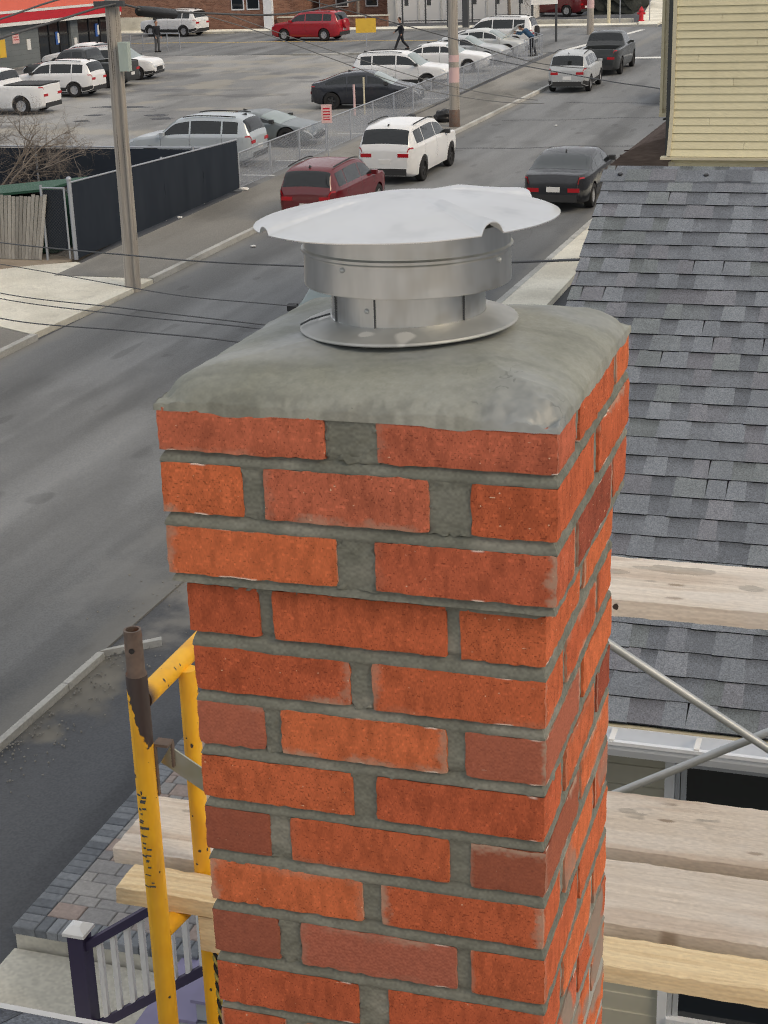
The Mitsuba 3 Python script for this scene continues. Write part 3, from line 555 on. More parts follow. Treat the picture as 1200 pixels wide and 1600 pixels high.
# ================================================================= SCAFFOLD
def frame(x, label):
    sf = thing('scaffold_frame', label, 'scaffold frame', 'yellow scaffold frames')
    def post(y, z0, z1, r=.0212): return tube([(x, y, z0), (x, y, z1)], r, 20)
    part(sf, 'post', post(.93, .1, 6.665), 'm_yellow', smooth=40)
    part(sf, 'post', post(2.44, .1, 6.665), 'm_yellow', smooth=40)
    part(sf, 'inner_post', tube([(x + .024, 1.102, 5.67), (x + .024, 1.102, 6.60)], .019, 20), 'm_yellow', smooth=40)
    part(sf, 'inner_post', post(2.26, 5.67, 6.60, .019), 'm_yellow', smooth=40)
    part(sf, 'top_rail', tube([(x, .945, 6.605), (x, 2.425, 6.605)], .0212, 20), 'm_yellow', smooth=40)
    for z in (6.075, 5.69): part(sf, 'rung', tube([(x, .945, z), (x + .02, 1.09, z)], .019, 16), 'm_yellow', smooth=40); part(sf, 'rung', tube([(x, 2.275, z), (x, 2.425, z)], .019, 16), 'm_yellow', smooth=40)
    part(sf, 'cross_rail', tube([(x, .95, 5.655), (x, 2.42, 5.655)], .02, 16), 'm_yellow', smooth=40)
    for z in (4.6, 3.2, 1.8, .6): part(sf, 'cross_rail', tube([(x, .945, z), (x, 2.425, z)], .02, 12), 'm_yellow', smooth=40)
    for y in (.93, 2.44):
        pin = lathe([(.0185, 6.60), (.0185, 6.655), (.0205, 6.66), (.0205, 6.668), (.0178, 6.672), (.0175, 6.745), (.0170, 6.760), (.0130, 6.760), (.0130, 6.68)], (x, y, 0), 32)
        P_ = part(sf, 'coupling_pin', pin, 'm_rust', smooth=35)
        part(P_, 'pin_hole', tube([(x + .004, y - .0182, 6.722), (x - .004, y + .0182, 6.722)], .0056, 12), 'm_black')
        yo = y + .028
        part(sf, 'brace_lock', cat([bbox(x + .018, x + .050, y + .006, y + .034, 6.508, 6.514), bbox(x + .020, x + .024, y + .004, y + .012, 6.40, 6.508), bbox(x + .046, x + .050, y + .026, y + .036, 6.455, 6.508)]), 'm_rust')
        part(sf, 'brace_lock', cat([bbox(x + .018, x + .05, y + .006, y + .03, 5.298, 5.304), bbox(x + .020, x + .024, y + .004, y + .012, 5.2, 5.298)]), 'm_rust')
    return sf
FX = -1.008
sfa = frame(FX, 'yellow scaffold frame with chipped paint and bare steel pin, left of the chimney')
# worn stencil strokes down the near post (too worn to read)
st = []
for i, z in enumerate(np.linspace(6.41, 6.20, 15)):
    for q in range(rng.integers(1, 3)):
        a = math.radians(-95 + rng.uniform(-22, 22)); st.append(box((FX + .0214 * math.cos(a), .93 + .0214 * math.sin(a), z + rng.uniform(-.004, .004)), (.0008, rng.uniform(.005, .013), rng.uniform(.002, .006)), rz=a))
part(sfa, 'stencil', cat(st), 'm_darkpost', label='worn black stencil marks down the yellow post')
frame(FX + 2.14, 'yellow scaffold frame beyond the right edge of the picture')
def brace(y, za, zb, label, xa=FX + .03, xb=FX + 2.11):
    b = thing('cross_brace', label, 'scaffold brace', 'galvanised scaffold cross braces')
    p, q = np.array([xa, y, za]), np.array([xb, y, zb]); d = (q - p) / np.linalg.norm(q - p)
    part(b, 'tube', tube([p + d * .18, q - d * .18], .0120, 16), 'm_zinc', smooth=40)
    for e, sgn in ((p, 1), (q, -1)):
        c = e + d * sgn * .10; f = box((0, 0, 0), (.20, .004, .044)); f.apply_transform(trimesh.transformations.rotation_matrix(-math.atan2(d[2], d[0]), [0, 1, 0])); f.apply_translation(c)
        part(b, 'flat_end', f, 'm_zincplate')
    return b
brace(2.50, 6.48, 5.22, 'galvanised brace tube sloping down to the right in front of the grey roof')
brace(2.535, 5.21, 6.47, 'galvanised brace tube rising to the right across the white gutter')
brace(.965, 6.478, 5.22, 'galvanised brace with a flattened zinc end hooked on the near yellow post')
brace(.998, 5.22, 6.478, 'galvanised near side brace rising out of the bottom of the picture')
def plank(x0, x1, y0, y1, z1, th, m_, label, seed, name='plank', rnd=.004, tilt=0):
    g, uv = gridbox((x1 - x0, y1 - y0, th), .02, rnd, .0016, seed=seed, c=((x0 + x1) / 2, (y0 + y1) / 2, z1 - th / 2))
    if tilt: g.apply_transform(trimesh.transformations.rotation_matrix(tilt, [0, 1, 0], ((x0 + x1) / 2, 0, z1)))
    return solo(name, g, m_, label, 'plank', smooth=True, uv=uv)
plank(-1.21, 1.5, 1.122, 1.355, 6.132, .038, 'm_plank', 'weathered grey scaffold plank, the second from the front, with a worn left end', 1)
plank(-1.15, 1.5, 1.395, 1.635, 6.134, .038, 'm_plank', 'weathered pinkish scaffold plank farthest back at the lower level', 2)
plank(-1.135, 1.5, .985, 1.082, 6.132, .040, 'm_stud', 'fresh yellow timber stud in front of the grey scaffold planks', 3, 'timber_stud')
plank(-1.02, 1.5, 1.50, 1.745, 6.668, .040, 'm_plank', 'whitish weathered upper plank crossing the grey roof to the right', 4)
solo('wood_block', gridbox((.09, .088, .085), .01, .003, .001, seed=9, c=(-.905, 1.035, 6.046))[0], 'm_stud', 'short offcut of yellow timber wedged under the stud beside the inner post', 'wood block', smooth=True)
t = np.linspace(0, 1, 60)
rp = np.c_[-.925 + .006 * np.sin(t * 7), 1.0 + .004 * np.cos(t * 9), 6.05 - 1.3 * t]
rk = thing('rope', 'thin yellow and black twisted rope hanging beside the inner scaffold post', 'rope')
for ph, m_ in ((0, 'm_rope'), (math.pi, 'm_ropeblack')):
    th = np.linspace(0, 1, 420); c_ = np.c_[np.interp(th, t, rp[:, 0]), np.interp(th, t, rp[:, 1]), np.interp(th, t, rp[:, 2])]; a = th * 190 + ph
    part(rk, 'strand', tube(c_ + .0036 * np.c_[np.cos(a), np.sin(a), 0 * a], .0034, 6), m_, smooth=True)

# ================================================================= THE GREY-ROOFED HOUSE NEXT DOOR
gh = thing('grey_roofed_house', 'low beige house with a grey shingled gable roof and white gutter, right of the chimney', 'house')
ANG = math.radians(24.3736); EY, EZ, RY, RZ = 4.5416, 4.7829, 8.53, 6.59
ct, sn = math.cos(ANG), math.sin(ANG); XL, XR_ = -1.415, 3.4
roof = part(gh, 'roof', cat([extr([(EY + .02, EZ - .02), (RY, RZ - .012), (RY, RZ - .05), (EY + .02, EZ - .06)], XL + .02, XR_, axis=0), extr([(RY, RZ - .012), (2 * RY - EY, EZ - .02), (2 * RY - EY, EZ - .06), (RY, RZ - .05)], XL + .02, XR_, axis=0)]), 'm_darkpost')
rows, exp = 31, .143
pieces = []
for k in range(rows):                                  # course k starts at the eave
    s0 = k * exp                                       # lower edge along the slope
    x = XL - rng.uniform(0, .12); thick = True
    while x < XR_:
        w = rng.uniform(.085, .175) if thick else rng.uniform(.065, .15)
        a, b = max(x, XL), min(x + w, XR_)
        if b - a > .01:
            tonec[0] += 1
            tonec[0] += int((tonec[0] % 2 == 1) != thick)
            pieces.append((k, a, b, s0, thick, tonec[0]))
        x += w; thick = not thick if rng.random() < .85 else thick
def shingle_mesh(k, a, b, s0, thick, tone):
    t0, len_ = (.0090 if thick else .0060), exp + .012; a, b = (a, b) if thick else (a - .004, b + .004)
    slo = s0 + (-.001 if thick else .003) + ((tone * 37) % 11 - 5) * .0002
    y = lambda s, h: EY + s * ct - h * sn
    z = lambda s, h: EZ + s * sn + h * ct
    P8 = []
    tr = .005 if thick else 0.0
    for xx, ss, hh in [(a, slo, .0015), (b, slo, .0015), (b - tr, slo + len_, -.006), (a + tr, slo + len_, -.006), (a, slo, .003 + t0), (b, slo, .003 + t0), (b - tr, slo + len_, .0005 + t0 * .4), (a + tr, slo + len_, .0005 + t0 * .4)]: P8.append((xx, y(ss, hh), z(ss, hh)))
    P8 = np.array(P8); quads = [[4, 5, 6, 7], [0, 1, 5, 4], [1, 2, 6, 5], [3, 0, 4, 7], [2, 3, 7, 6]]
    Vv, Ff, Uv = [], [], []
    for qi, q in enumerate(quads):
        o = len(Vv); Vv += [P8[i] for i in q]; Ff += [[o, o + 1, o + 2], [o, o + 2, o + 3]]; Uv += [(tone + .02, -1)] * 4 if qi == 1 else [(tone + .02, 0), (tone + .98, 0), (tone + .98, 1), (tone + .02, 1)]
    return np.array(Vv), np.array(Ff), np.array(Uv)
vis = [q for q in pieces if q[1] < .28]; rest = [q for q in pieces if q[1] >= .28]
vis.sort(key=lambda q: q[0]); rest += vis[300:]; vis = vis[:300]
for q in vis:
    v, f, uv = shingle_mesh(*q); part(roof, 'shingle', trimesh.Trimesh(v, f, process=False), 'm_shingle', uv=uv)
VV, FF, UU, o = [], [], [], 0
for q in rest:
    v, f, uv = shingle_mesh(*q); VV.append(v); FF.append(f + o); UU.append(uv); o += len(v)
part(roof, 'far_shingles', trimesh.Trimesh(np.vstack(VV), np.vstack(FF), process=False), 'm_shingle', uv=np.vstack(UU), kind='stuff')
x = XL - .02; i = 0
while x < XR_:                                          # ridge caps
    tonec[0] += 1; w = .155; hgt = .008 + .004 * (i % 3); sl_ = .125
    y0_, z0_ = RY - sl_ * ct, RZ - sl_ * sn
    pr = [(y0_, z0_ + .004), (y0_ - .002, z0_ + .004 + hgt), (RY, RZ + .006 + hgt), (2 * RY - y0_, z0_ + .004 + hgt), (2 * RY - y0_, z0_ + .004), (RY, RZ + .004)]
    m_ = extr(pr, x + .002, x + w + .004, axis=0); uv = np.c_[np.full(len(m_.vertices), tonec[0] + .5), np.zeros(len(m_.vertices))]
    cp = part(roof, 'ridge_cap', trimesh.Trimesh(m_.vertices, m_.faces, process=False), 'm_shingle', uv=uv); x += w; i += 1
for xx in (XL + .10, -.78): part(roof, 'roof_tar_dab', cat([tube([(xx, RY - .062 * ct, RZ - .062 * sn + .017), (xx, RY - .062 * ct - .002, RZ - .062 * sn + .024)], .016, 10)]), 'm_black')
part(roof, 'rake_board', cat([extr([(EY, EZ - .03), (RY, RZ - .02), (RY, RZ - .14), (EY, EZ - .15)], XL - .0, XL + .018, axis=0)]), 'm_white')
wl = part(gh, 'wall', cat([bbox(XL + .3, XR_ - .3, EY + .36, 2 * RY - EY - .4, .0, EZ - .06), extr([(EY + .36, EZ - .06), (2 * RY - EY - .4, EZ - .06), (RY, RZ - .1)], XL + .3, XL + .4, axis=0)]), 'm_beigeside')
part(gh, 'soffit', bbox(XL + .02, XR_, EY + .01, EY + .37, EZ - .12, EZ - .10), 'm_beigeside')
part(gh, 'fascia', bbox(XL, XR_, EY - .002, EY + .018, EZ - .135, EZ - .012), 'm_creamtrim')
gp = [(EY - .006, EZ - .018), (EY - .006, EZ - .115), (EY - .085, EZ - .115), (EY - .105, EZ - .075), (EY - .105, EZ - .048), (EY - .120, EZ - .046), (EY - .120, EZ - .030), (EY - .098, EZ - .030), (EY - .098, EZ - .07), (EY - .08, EZ - .108), (EY - .012, EZ - .108), (EY - .012, EZ - .018)]
gut = part(gh, 'gutter', extr([(a, b) for a, b in gp], XL, XR_, axis=0), 'm_trim')
for xx in np.arange(-.66, 3.3, .36): part(gut, 'gutter_hanger', bbox(xx, xx + .022, EY - .115, EY - .004, EZ - .029, EZ - .022), 'm_white')
WX0, WX1, WZ0, WZ1 = -.47, 1.15, 3.0, 4.50; WY = EY + .36
win = part(gh, 'window', cat([bbox(WX0, WX0 + .045, WY - .035, WY, WZ0, WZ1), bbox(WX1 - .045, WX1, WY - .035, WY, WZ0, WZ1), bbox(WX0 + .045, WX1 - .045, WY - .035, WY, WZ1 - .05, WZ1), bbox(WX0 + .045, WX1 - .045, WY - .05, WY, WZ0, WZ0 + .05)]), 'm_trim')
part(win, 'sash', cat([bbox(WX0 + .047, WX0 + .068, WY - .026, WY - .002, WZ0 + .05, WZ1 - .05), bbox(WX0 + .072, WX0 + .098, WY - .018, WY - .002, WZ0 + .05, WZ1 - .05), bbox(WX0 + .098, WX1 - .05, WY - .018, WY - .002, WZ1 - .085, WZ1 - .052), bbox(WX0 + .098, WX1 - .05, WY - .018, WY - .002, 3.72, 3.76)]), 'm_greytrim')
part(win, 'pane', bbox(WX0 + .098, WX1 - .05, WY - .010, WY - .004, WZ0 + .05, WZ1 - .085), 'm_glass')
z = .4
while z < EZ - .13:
    for a, b in (((XL + .3, WX0 - .002), (WX1 + .002, XR_ - .3)) if z > WZ0 - .1 else ((XL + .3, XR_ - .3),)):
        tonec[0] += 1; m_, uv = tonebox(((a + b) / 2, WY - .008, z + .05), (b - a, .010, .112), tonec[0]); rotx(m_, math.radians(4.5), (0, WY - .006, z + .05))
        if z > 2.4: part(wl, 'clapboard', m_, 'm_beigeside', uv=uv)
    z += .105

# ================================================================= THE YELLOW HOUSE
yh = thing('yellow_house', 'tall house with yellow clapboard siding and a cream corner board behind the grey roof', 'house')
YY, YX = 20.0, -2.53
ywall = part(yh, 'wall', bbox(YX + .03, 7, YY + .02, YY + 9, .3, 11), 'm_yellowside')
z, ex_ = 5.245, .1005; i = 0
def flare(z): return .10 * np.clip((5.95 - z) / .7, 0, 1) ** 1.6       # the skirt of the upper wall kicks out
while z < 10.9:
    i += 1; zz0, zz1 = z, z + ex_ + .006; f0, f1 = flare(z), flare(z + ex_)
    P4 = [(YY - .016 - f0, zz0), (YY + .004 - f1, zz1), (YY + .03, zz1), (YY + .03, zz0)]
    jx = -2.3 + 3.2 * ((i * 0.618) % 1)
    for xa_, xb_ in ((YX + .052 - f0 * .20, jx - .0015), (jx + .0015, 7.0)):
        m_ = extr(P4, xa_, xb_, axis=0); tonec[0] += 1
        if z < 7.7: part(ywall, 'clapboard', trimesh.Trimesh(m_.vertices, m_.faces, process=False), 'm_yellowside', uv=np.c_[np.full(len(m_.vertices), tonec[0] + .5), np.zeros(len(m_.vertices))])
    z += ex_
for z in np.arange(4.45, 5.16, .1005):
    m_, uv = tonebox((2.28, YY - .0, z + .05), (9.5, .03, .108), 3000 + int(z * 100)); rotx(m_, math.radians(5), (0, YY, z)); part(ywall, 'clapboard', m_, 'm_yellowside', uv=uv)
zc = np.r_[5.25, 5.4, 5.55, 5.7, 5.85, 6.0, 8, 11]
cb = []
for a, b in zip(zc[:-1], zc[1:]):
    fa, fb = flare(a), flare(b)
    vv = np.array([(YX - fa * .20, YY - .03 - fa, a), (YX + .05 - fa * .20, YY - .03 - fa, a), (YX + .05 - fa * .20, YY + .05, a), (YX - fa * .20, YY + .05, a), (YX - fb * .20, YY - .03 - fb, b), (YX + .05 - fb * .20, YY - .03 - fb, b), (YX + .05 - fb * .20, YY + .05, b), (YX - fb * .20, YY + .05, b)])
    cb.append(trimesh.convex.convex_hull(vv))
part(yh, 'corner_board', cat(cb), 'm_creamtrim')
part(yh, 'corner_board', bbox(YX + .0, YX + .08, YY - .035, YY + .02, .4, 5.16), 'm_creamtrim')
part(yh, 'skirt_soffit', bbox(YX - .10, 7, YY - .15, YY + .02, 5.205, 5.238), 'm_creamtrim')
bay = part(yh, 'side_bay', bbox(-2.925, -2.50, 22.0, 27, 5.60, 11), 'm_creamtrim')
for z in np.arange(5.66, 7.6, .1005): part(bay, 'clapboard', rotx(tonebox((-2.87, 21.99, z + .05), (.07, .02, .106), 4000 + int(z * 100))[0], math.radians(6), (0, 21.99, z)), 'm_creamtrim')
part(bay, 'corner_trim', cat([bbox(-2.945, -2.905, 21.95, 22.03, 5.57, 11), bbox(-2.95, -2.84, 21.93, 22.0, 5.55, 5.60)]), 'm_creamtrim')
part(bay, 'painted_shade_strip', bbox(-2.838, -2.70, 21.88, 21.96, 4.6, 11), 'm_darkpost')  # dark box standing in for the shade between bay and corner board
part(yh, 'downspout', tube([(-2.83, 22.2, 5.6), (-2.83, 22.2, 1)], .03, 8), 'm_trim', smooth=True)
# brown hipped porch roof on its street side
pr = np.array([(-3.65, 21.5, 4.82), (-2.5, 21.5, 4.82), (-3.65, 29, 4.82), (-2.5, 29, 4.82), (-3.46, 21.72, 5.02), (-3.24, 22.2, 5.12), (-2.93, 22.9, 5.15), (-2.5, 23.2, 5.26), (-2.93, 29, 5.2), (-2.5, 29, 5.3)])
prf = part(yh, 'porch_roof', trimesh.convex.convex_hull(pr), 'm_brownroof')
part(yh, 'porch_fascia', cat([bbox(-3.68, -2.55, 21.46, 21.5, 4.76, 4.83), bbox(-3.69, -3.65, 21.46, 29, 4.76, 4.83)]), 'm_brownroof')
part(yh, 'porch_wall', bbox(-3.45, -2.55, 21.7, 28.8, .4, 4.76), 'm_beigeside')
for i in range(5):
    f = (i + .3) / 5; a, b = np.array((-3.65 + .2 * f, 21.5 + .75 * f, 4.82 + .24 * f)), np.array((-2.55, 21.5 + .95 * f, 4.82 + .30 * f))
    part(prf, 'shingle_course', tube([a + [0, -.004, .012], b + [0, -.004, .012]], .010, 6), 'm_brownroof')

# ================================================================= PATIO, STEPS AND RAIL AT BOTTOM LEFT
pt = thing('patio', 'raised paver walkway with a dark grey border at bottom left', None, kind='structure')
PX0, PX1, PY0, PY1, PZ = -6.19, -4.52, 8.05, 12.22, .42
part(pt, 'base', bbox(PX0 + .03, PX1, PY0 + .03, PY1, .0, PZ - .022), 'm_dirt')
def pv(x0, x1, y0, y1, m_, z=PZ):
    tonec[0] += 1
    b = trimesh.convex.convex_hull(np.array([(x, y, zz) for zz, i in ((z - .075, 0), (z - .008, 0), (z, .007)) for x in (x0 + .003 + i, x1 - .003 - i) for y in (y0 + .003 + i, y1 - .003 - i)]) + [0, 0, rng.uniform(-.003, .003)])
    b.unmerge_vertices(); part(pt, 'paver', b, m_, uv=np.c_[np.full(len(b.vertices), tonec[0] + .5), np.zeros(len(b.vertices))])
y = PY0
while y < 12.4: pv(PX0, PX0 + .21, y, y + .105, 'm_paver_dark'); y += .105
x = PX0 + .21
while x < -4.4: pv(x, x + .105, PY0, PY0 + .21, 'm_paver_dark'); x += .105
y = PY0 + .21; r_ = 0
while y < 12.2:
    x = PX0 + .21; d = (.21, .14)[r_ % 2] if r_ % 2 == 0 else .14
    first = True
    while x < -4.5:
        w = (.28, .21, .14)[rng.integers(0, 3)]; w = w * .6 if first and r_ % 2 else w; first = False
        pv(x, x + w, y, y + d, 'm_paver'); x += w
    y += d; r_ += 1
part(pt, 'retaining_face', bbox(PX0 + .02, -4.4, PY0 + .01, PY0 + .03, .0, PZ - .078), 'm_walk')
part(pt, 'pad', bbox(-6.17, -4.1, 6.4, 8.02, .0, .225), 'm_walk')
rl = thing('stair_railing', 'dark purple stair railing with white balusters and a white capped newel post at bottom left', 'railing')
NX, NY = -4.97, 7.08
part(rl, 'newel_post', bbox(NX - .065, NX + .065, NY - .065, NY + .065, .18, 1.235), 'm_purple')
capm = trimesh.convex.convex_hull(np.array([(NX + a * .088, NY + b * .088, z) for z in (1.235, 1.262) for a in (-1, 1) for b in (-1, 1)] + [(NX + a * .03, NY + b * .03, 1.305) for a in (-1, 1) for b in (-1, 1)]))
part(rl, 'post_cap', capm, 'm_white')
SLP = .74
def rail(z0, hh, w): 
    L = 2.2
    return extr([(NX + .06, z0), (NX + L, z0 + SLP * (L - .06)), (NX + L, z0 + SLP * (L - .06) + hh), (NX + .06, z0 + hh)], NY - w / 2, NY + w / 2)
part(rl, 'top_rail', rail(1.09, .075, .07), 'm_purple'); part(rl, 'bottom_rail', rail(.36, .085, .05), 'm_purple')
for i in range(17):
    x = NX + .165 + i * .118; zb = .44 + SLP * (x - NX - .06)
    part(rl, 'baluster', bbox(x - .020, x + .020, NY - .020, NY + .020, zb, zb + .66), 'm_white')
sp = thing('front_steps', 'lavender painted front steps behind the purple railing', 'steps')
for i in range(8):
    x = NX + .35 + i * .26
    part(sp, 'step', bbox(x, x + 2.6 - i * .26, 7.15, 8.15, .2 + i * .19 - (.0 if i else .05), .2 + (i + 1) * .19 - .03), 'm_greytrim')
    part(sp, 'tread', bbox(x - .03, x + .262, 7.12, 8.18, .2 + (i + 1) * .19 - .028, .2 + (i + 1) * .19), 'm_lavender')

# ================================================================= VEHICLES
def pchip(pts): a = np.array(pts, float); return PchipInterpolator(a[:, 0], a[:, 1])
STY = {
    'suv': dict(L=4.6, W=1.87, H=1.68, wb=2.7, rt=.345, belt=1.06, clad=True, rails=True, top=[(-2.3, .95), (-2.24, 1.12), (-2.02, 1.56), (-1.7, 1.65), (-.4, 1.69), (.35, 1.60), (1.12, 1.09), (1.9, 1.00), (2.2, .88), (2.3, .66)], glass=(-1.88, .98), split=(-1.28, -.12), ws=(.42, 1.10), rg=(-2.22, -2.0)),
    'bigsuv': dict(L=4.9, W=1.97, H=1.76, wb=2.95, rt=.375, belt=1.13, clad=False, rails=True, top=[(-2.45, 1.0), (-2.4, 1.18), (-2.14, 1.63), (-1.8, 1.73), (-.4, 1.77), (.4, 1.67), (1.15, 1.16), (2.05, 1.08), (2.35, .95), (2.45, .7)], glass=(-2.0, 1.0), split=(-1.32, -.12), ws=(.46, 1.13), rg=(-2.38, -2.12)),
    'sedan': dict(L=4.88, W=1.86, H=1.45, wb=2.82, rt=.335, belt=.97, clad=False, rails=False, top=[(-2.44, .72), (-2.40, 1.02), (-1.85, 1.07), (-1.0, 1.39), (-.35, 1.455), (.2, 1.42), (1.05, 1.0), (2.05, .85), (2.36, .70), (2.44, .5)], glass=(-1.50, .92), split=(-.95, -.05), ws=(.26, 1.02), rg=(-1.78, -1.02)),
    'fastback': dict(L=4.72, W=1.88, H=1.50, wb=2.88, rt=.35, belt=.99, clad=False, rails=False, top=[(-2.36, .80), (-2.31, 1.05), (-1.95, 1.14), (-.9, 1.46), (-.1, 1.515), (.5, 1.40), (1.25, .99), (2.1, .80), (2.3, .66), (2.36, .48)], glass=(-1.72, 1.05), split=(-.75, .1), ws=(.42, 1.22), rg=(-1.88, -.95)),
    'sports': dict(L=4.65, W=1.94, H=1.22, wb=2.72, rt=.345, belt=.86, clad=False, rails=False, top=[(-2.32, .78), (-2.27, 1.0), (-1.6, 1.02), (-.6, 1.19), (.0, 1.215), (.45, 1.12), (1.15, .84), (2.0, .68), (2.27, .52), (2.32, .38)], glass=(-.62, .95), split=(), ws=(.40, 1.14), rg=(-1.55, -.75)),
    'pickup': dict(L=5.85, W=2.02, H=1.92, wb=3.65, rt=.40, belt=1.24, clad=False, rails=False, top=[(-2.92, .98), (-2.90, 1.24), (-1.0, 1.27), (-.90, 1.34), (-.72, 1.84), (-.2, 1.92), (.5, 1.86), (1.15, 1.27), (2.5, 1.17), (2.83, 1.0), (2.92, .7)], glass=(-.62, .98), split=(.0,), ws=(.56, 1.12), rg=(-.885, -.74)),
    'van': dict(L=4.95, W=1.95, H=1.82, wb=2.95, rt=.36, belt=1.08, clad=False, rails=True, top=[(-2.47, 1.0), (-2.44, 1.2), (-2.25, 1.72), (-1.8, 1.80), (-.2, 1.82), (.6, 1.70), (1.4, 1.12), (2.1, 1.0), (2.4, .85), (2.47, .62)], glass=(-2.05, 1.12), split=(-1.35, -.1), ws=(.66, 1.36), rg=(-2.42, -2.23)),
}
def vehicle(style, paint, x, y, head, label, catname, name, group, scale=1.0, wheels='m_alloy', openbed=True, cover=False, details=True, plate='m_white', clad=None):
    st_ = dict(STY[style]); L, W, wb, rt, belt = st_['L'], st_['W'], st_['wb'], st_['rt'], st_['belt']
    topf = pchip(st_['top'])
    def plan(x_): t_ = np.minimum(np.abs(2 * x_ / L) * .985, .985); return (1 - t_ ** 7) ** (1 / 7)
    def sec(x_):
        zt = float(topf(np.clip(x_, -L / 2, L / 2))); w = W / 2 * float(plan(x_)); e_ = np.clip((abs(x_) - L / 2 + .5) / .5, 0, 1)
        zl = .20 + .14 * e_ ** 2 + (.04 if style in ('pickup', 'van') else 0); b = min(belt - .02 * x_ / L, zt - .035); h = max(zt - b, 0)
        wr = w * .968 - .30 * h; er = min(.09, h * .4)
        return np.array([(0, zl), (w * .80, zl), (w * .955, zl + .07), (w, zl + .55 * (b - zl)), (w * .99, b - .07), (w * .972, b), (wr, zt - er), (wr - er * .8, zt - er * .28), (wr * .68, zt - .002), (wr * .34, zt + .012), (0, zt + .016)])
    def surf(x_, k):
        s = sec(x_); i = int(min(math.floor(k), len(s) - 2)); f = k - i; p = s[i] * (1 - f) + s[i + 1] * f; return np.array([x_, p[0], p[1]])
    def patch(xa, xb, ka, kb, off=.006, nx=10, nk=4, sides=(1, -1)):
        out = []
        for sd in sides:
            Vp = []
            for xx in np.linspace(xa, xb, nx + 1):
                for kk in np.linspace(ka, kb, nk + 1):
                    p = surf(xx, kk); du = surf(xx + .01, kk) - surf(xx - .01, kk); dk = surf(xx, min(kk + .02, 10)) - surf(xx, max(kk - .02, 0)); nn = np.cross(dk, du); nn /= np.linalg.norm(nn) + 1e-9
                    p = p + nn * off; Vp.append(p * [1, sd, 1])
            i, j = np.meshgrid(np.arange(nx), np.arange(nk), indexing='ij'); q = (i * (nk + 1) + j).ravel(); f = np.vstack([np.c_[q, q + nk + 1, q + nk + 2], np.c_[q, q + nk + 2, q + 1]])
            out.append(trimesh.Trimesh(Vp, f if sd > 0 else f[:, ::-1], process=False))
        return cat(out)
    sx = np.unique(np.r_[np.linspace(-L / 2, L / 2, 40), -L / 2 + np.array([.02, .05, .09, .14]), L / 2 - np.array([.02, .05, .09, .14]), [p[0] for p in st_['top']]])
    V_, nk = [], 20
    for xx in sx:
        s = sec(xx); V_ += [(xx, a, b) for a, b in s] + [(xx, -a, b) for a, b in s[-2:0:-1]]
    Fb = []
    for i in range(len(sx) - 1):
        for j in range(nk):
            a, b, c, d = i * nk + j, i * nk + (j + 1) % nk, (i + 1) * nk + (j + 1) % nk, (i + 1) * nk + j
            Fb += [[a, c, b], [a, d, c]]
    o = (len(sx) - 1) * nk; V_ += [(sx[0], 0, .6), (sx[-1], 0, .5)]
    for j in range(nk): Fb += [[len(V_) - 2, j, (j + 1) % nk], [len(V_) - 1, o + (j + 1) % nk, o + j]]
    tm = trimesh.Trimesh(V_, Fb, process=False)
    if tm.volume < 0: tm.invert()
    body = m3.Manifold(m3.Mesh(np.asarray(tm.vertices, np.float32), np.asarray(tm.faces, np.uint32)))
    for xx in (-wb / 2, wb / 2):
        for sd in (1, -1):
            c = m3.Manifold.cylinder(.55, rt * 1.15, rt * 1.15, 36).rotate([90, 0, 0]).translate([xx, sd * (W / 2 - .02) + .275, rt * 1.02]); body = body - c
    if style == 'pickup' and openbed: body = body - m3.Manifold.cube([1.75, 1.62, .6]).translate([-2.80, -.81, .80])
    bm = body.to_mesh(); bm = trimesh.Trimesh(bm.vert_properties[:, :3], bm.tri_verts, process=False)
    Tm = np.eye(4); a = math.radians(head); c_, s__ = math.cos(a), math.sin(a)
    up = np.array([0, -S, 1.0]); up /= np.linalg.norm(up); fw = np.array([c_, s__, S * s__]); fw /= np.linalg.norm(fw); lf = np.cross(up, fw)
    Tm[:3, 0], Tm[:3, 1], Tm[:3, 2], Tm[:3, 3] = fw * scale, lf * scale, up * scale, (x, y, gz(x, y) + .016)
    k = thing(name, label, catname, group)
    def P_(holder, nm, m_, ma, smooth=False, lab=None):
        m_ = m_.copy(); m_.apply_transform(Tm); return part(holder, nm, m_, ma, smooth=smooth, label=lab)
    bd = P_(k, 'body', bm, paint, 38)
    gx0, gx1 = st_['glass']; edges = [gx0] + list(st_['split']) + [gx1]
    for i in range(len(edges) - 1):
        for sd in (1, -1): P_(k, 'side_window', patch(edges[i] + .03, edges[i + 1] - .03, 5.14, 5.90, .005, 12, 5, (sd,)), 'm_carglass', True)
    P_(k, 'windscreen', patch(*st_['ws'], 6.35, 10, .006, 10, 6), 'm_lightglass' if style in ('suv', 'sports', 'sedan', 'fastback') else 'm_carglass', True)
    P_(k, 'rear_window', patch(*st_['rg'], 6.35, 10, .006, 10, 6), 'm_rearglass' if style == 'sedan' else 'm_carglass', True)
    zc = float(topf(-L / 2)); wc = W / 2 * .8
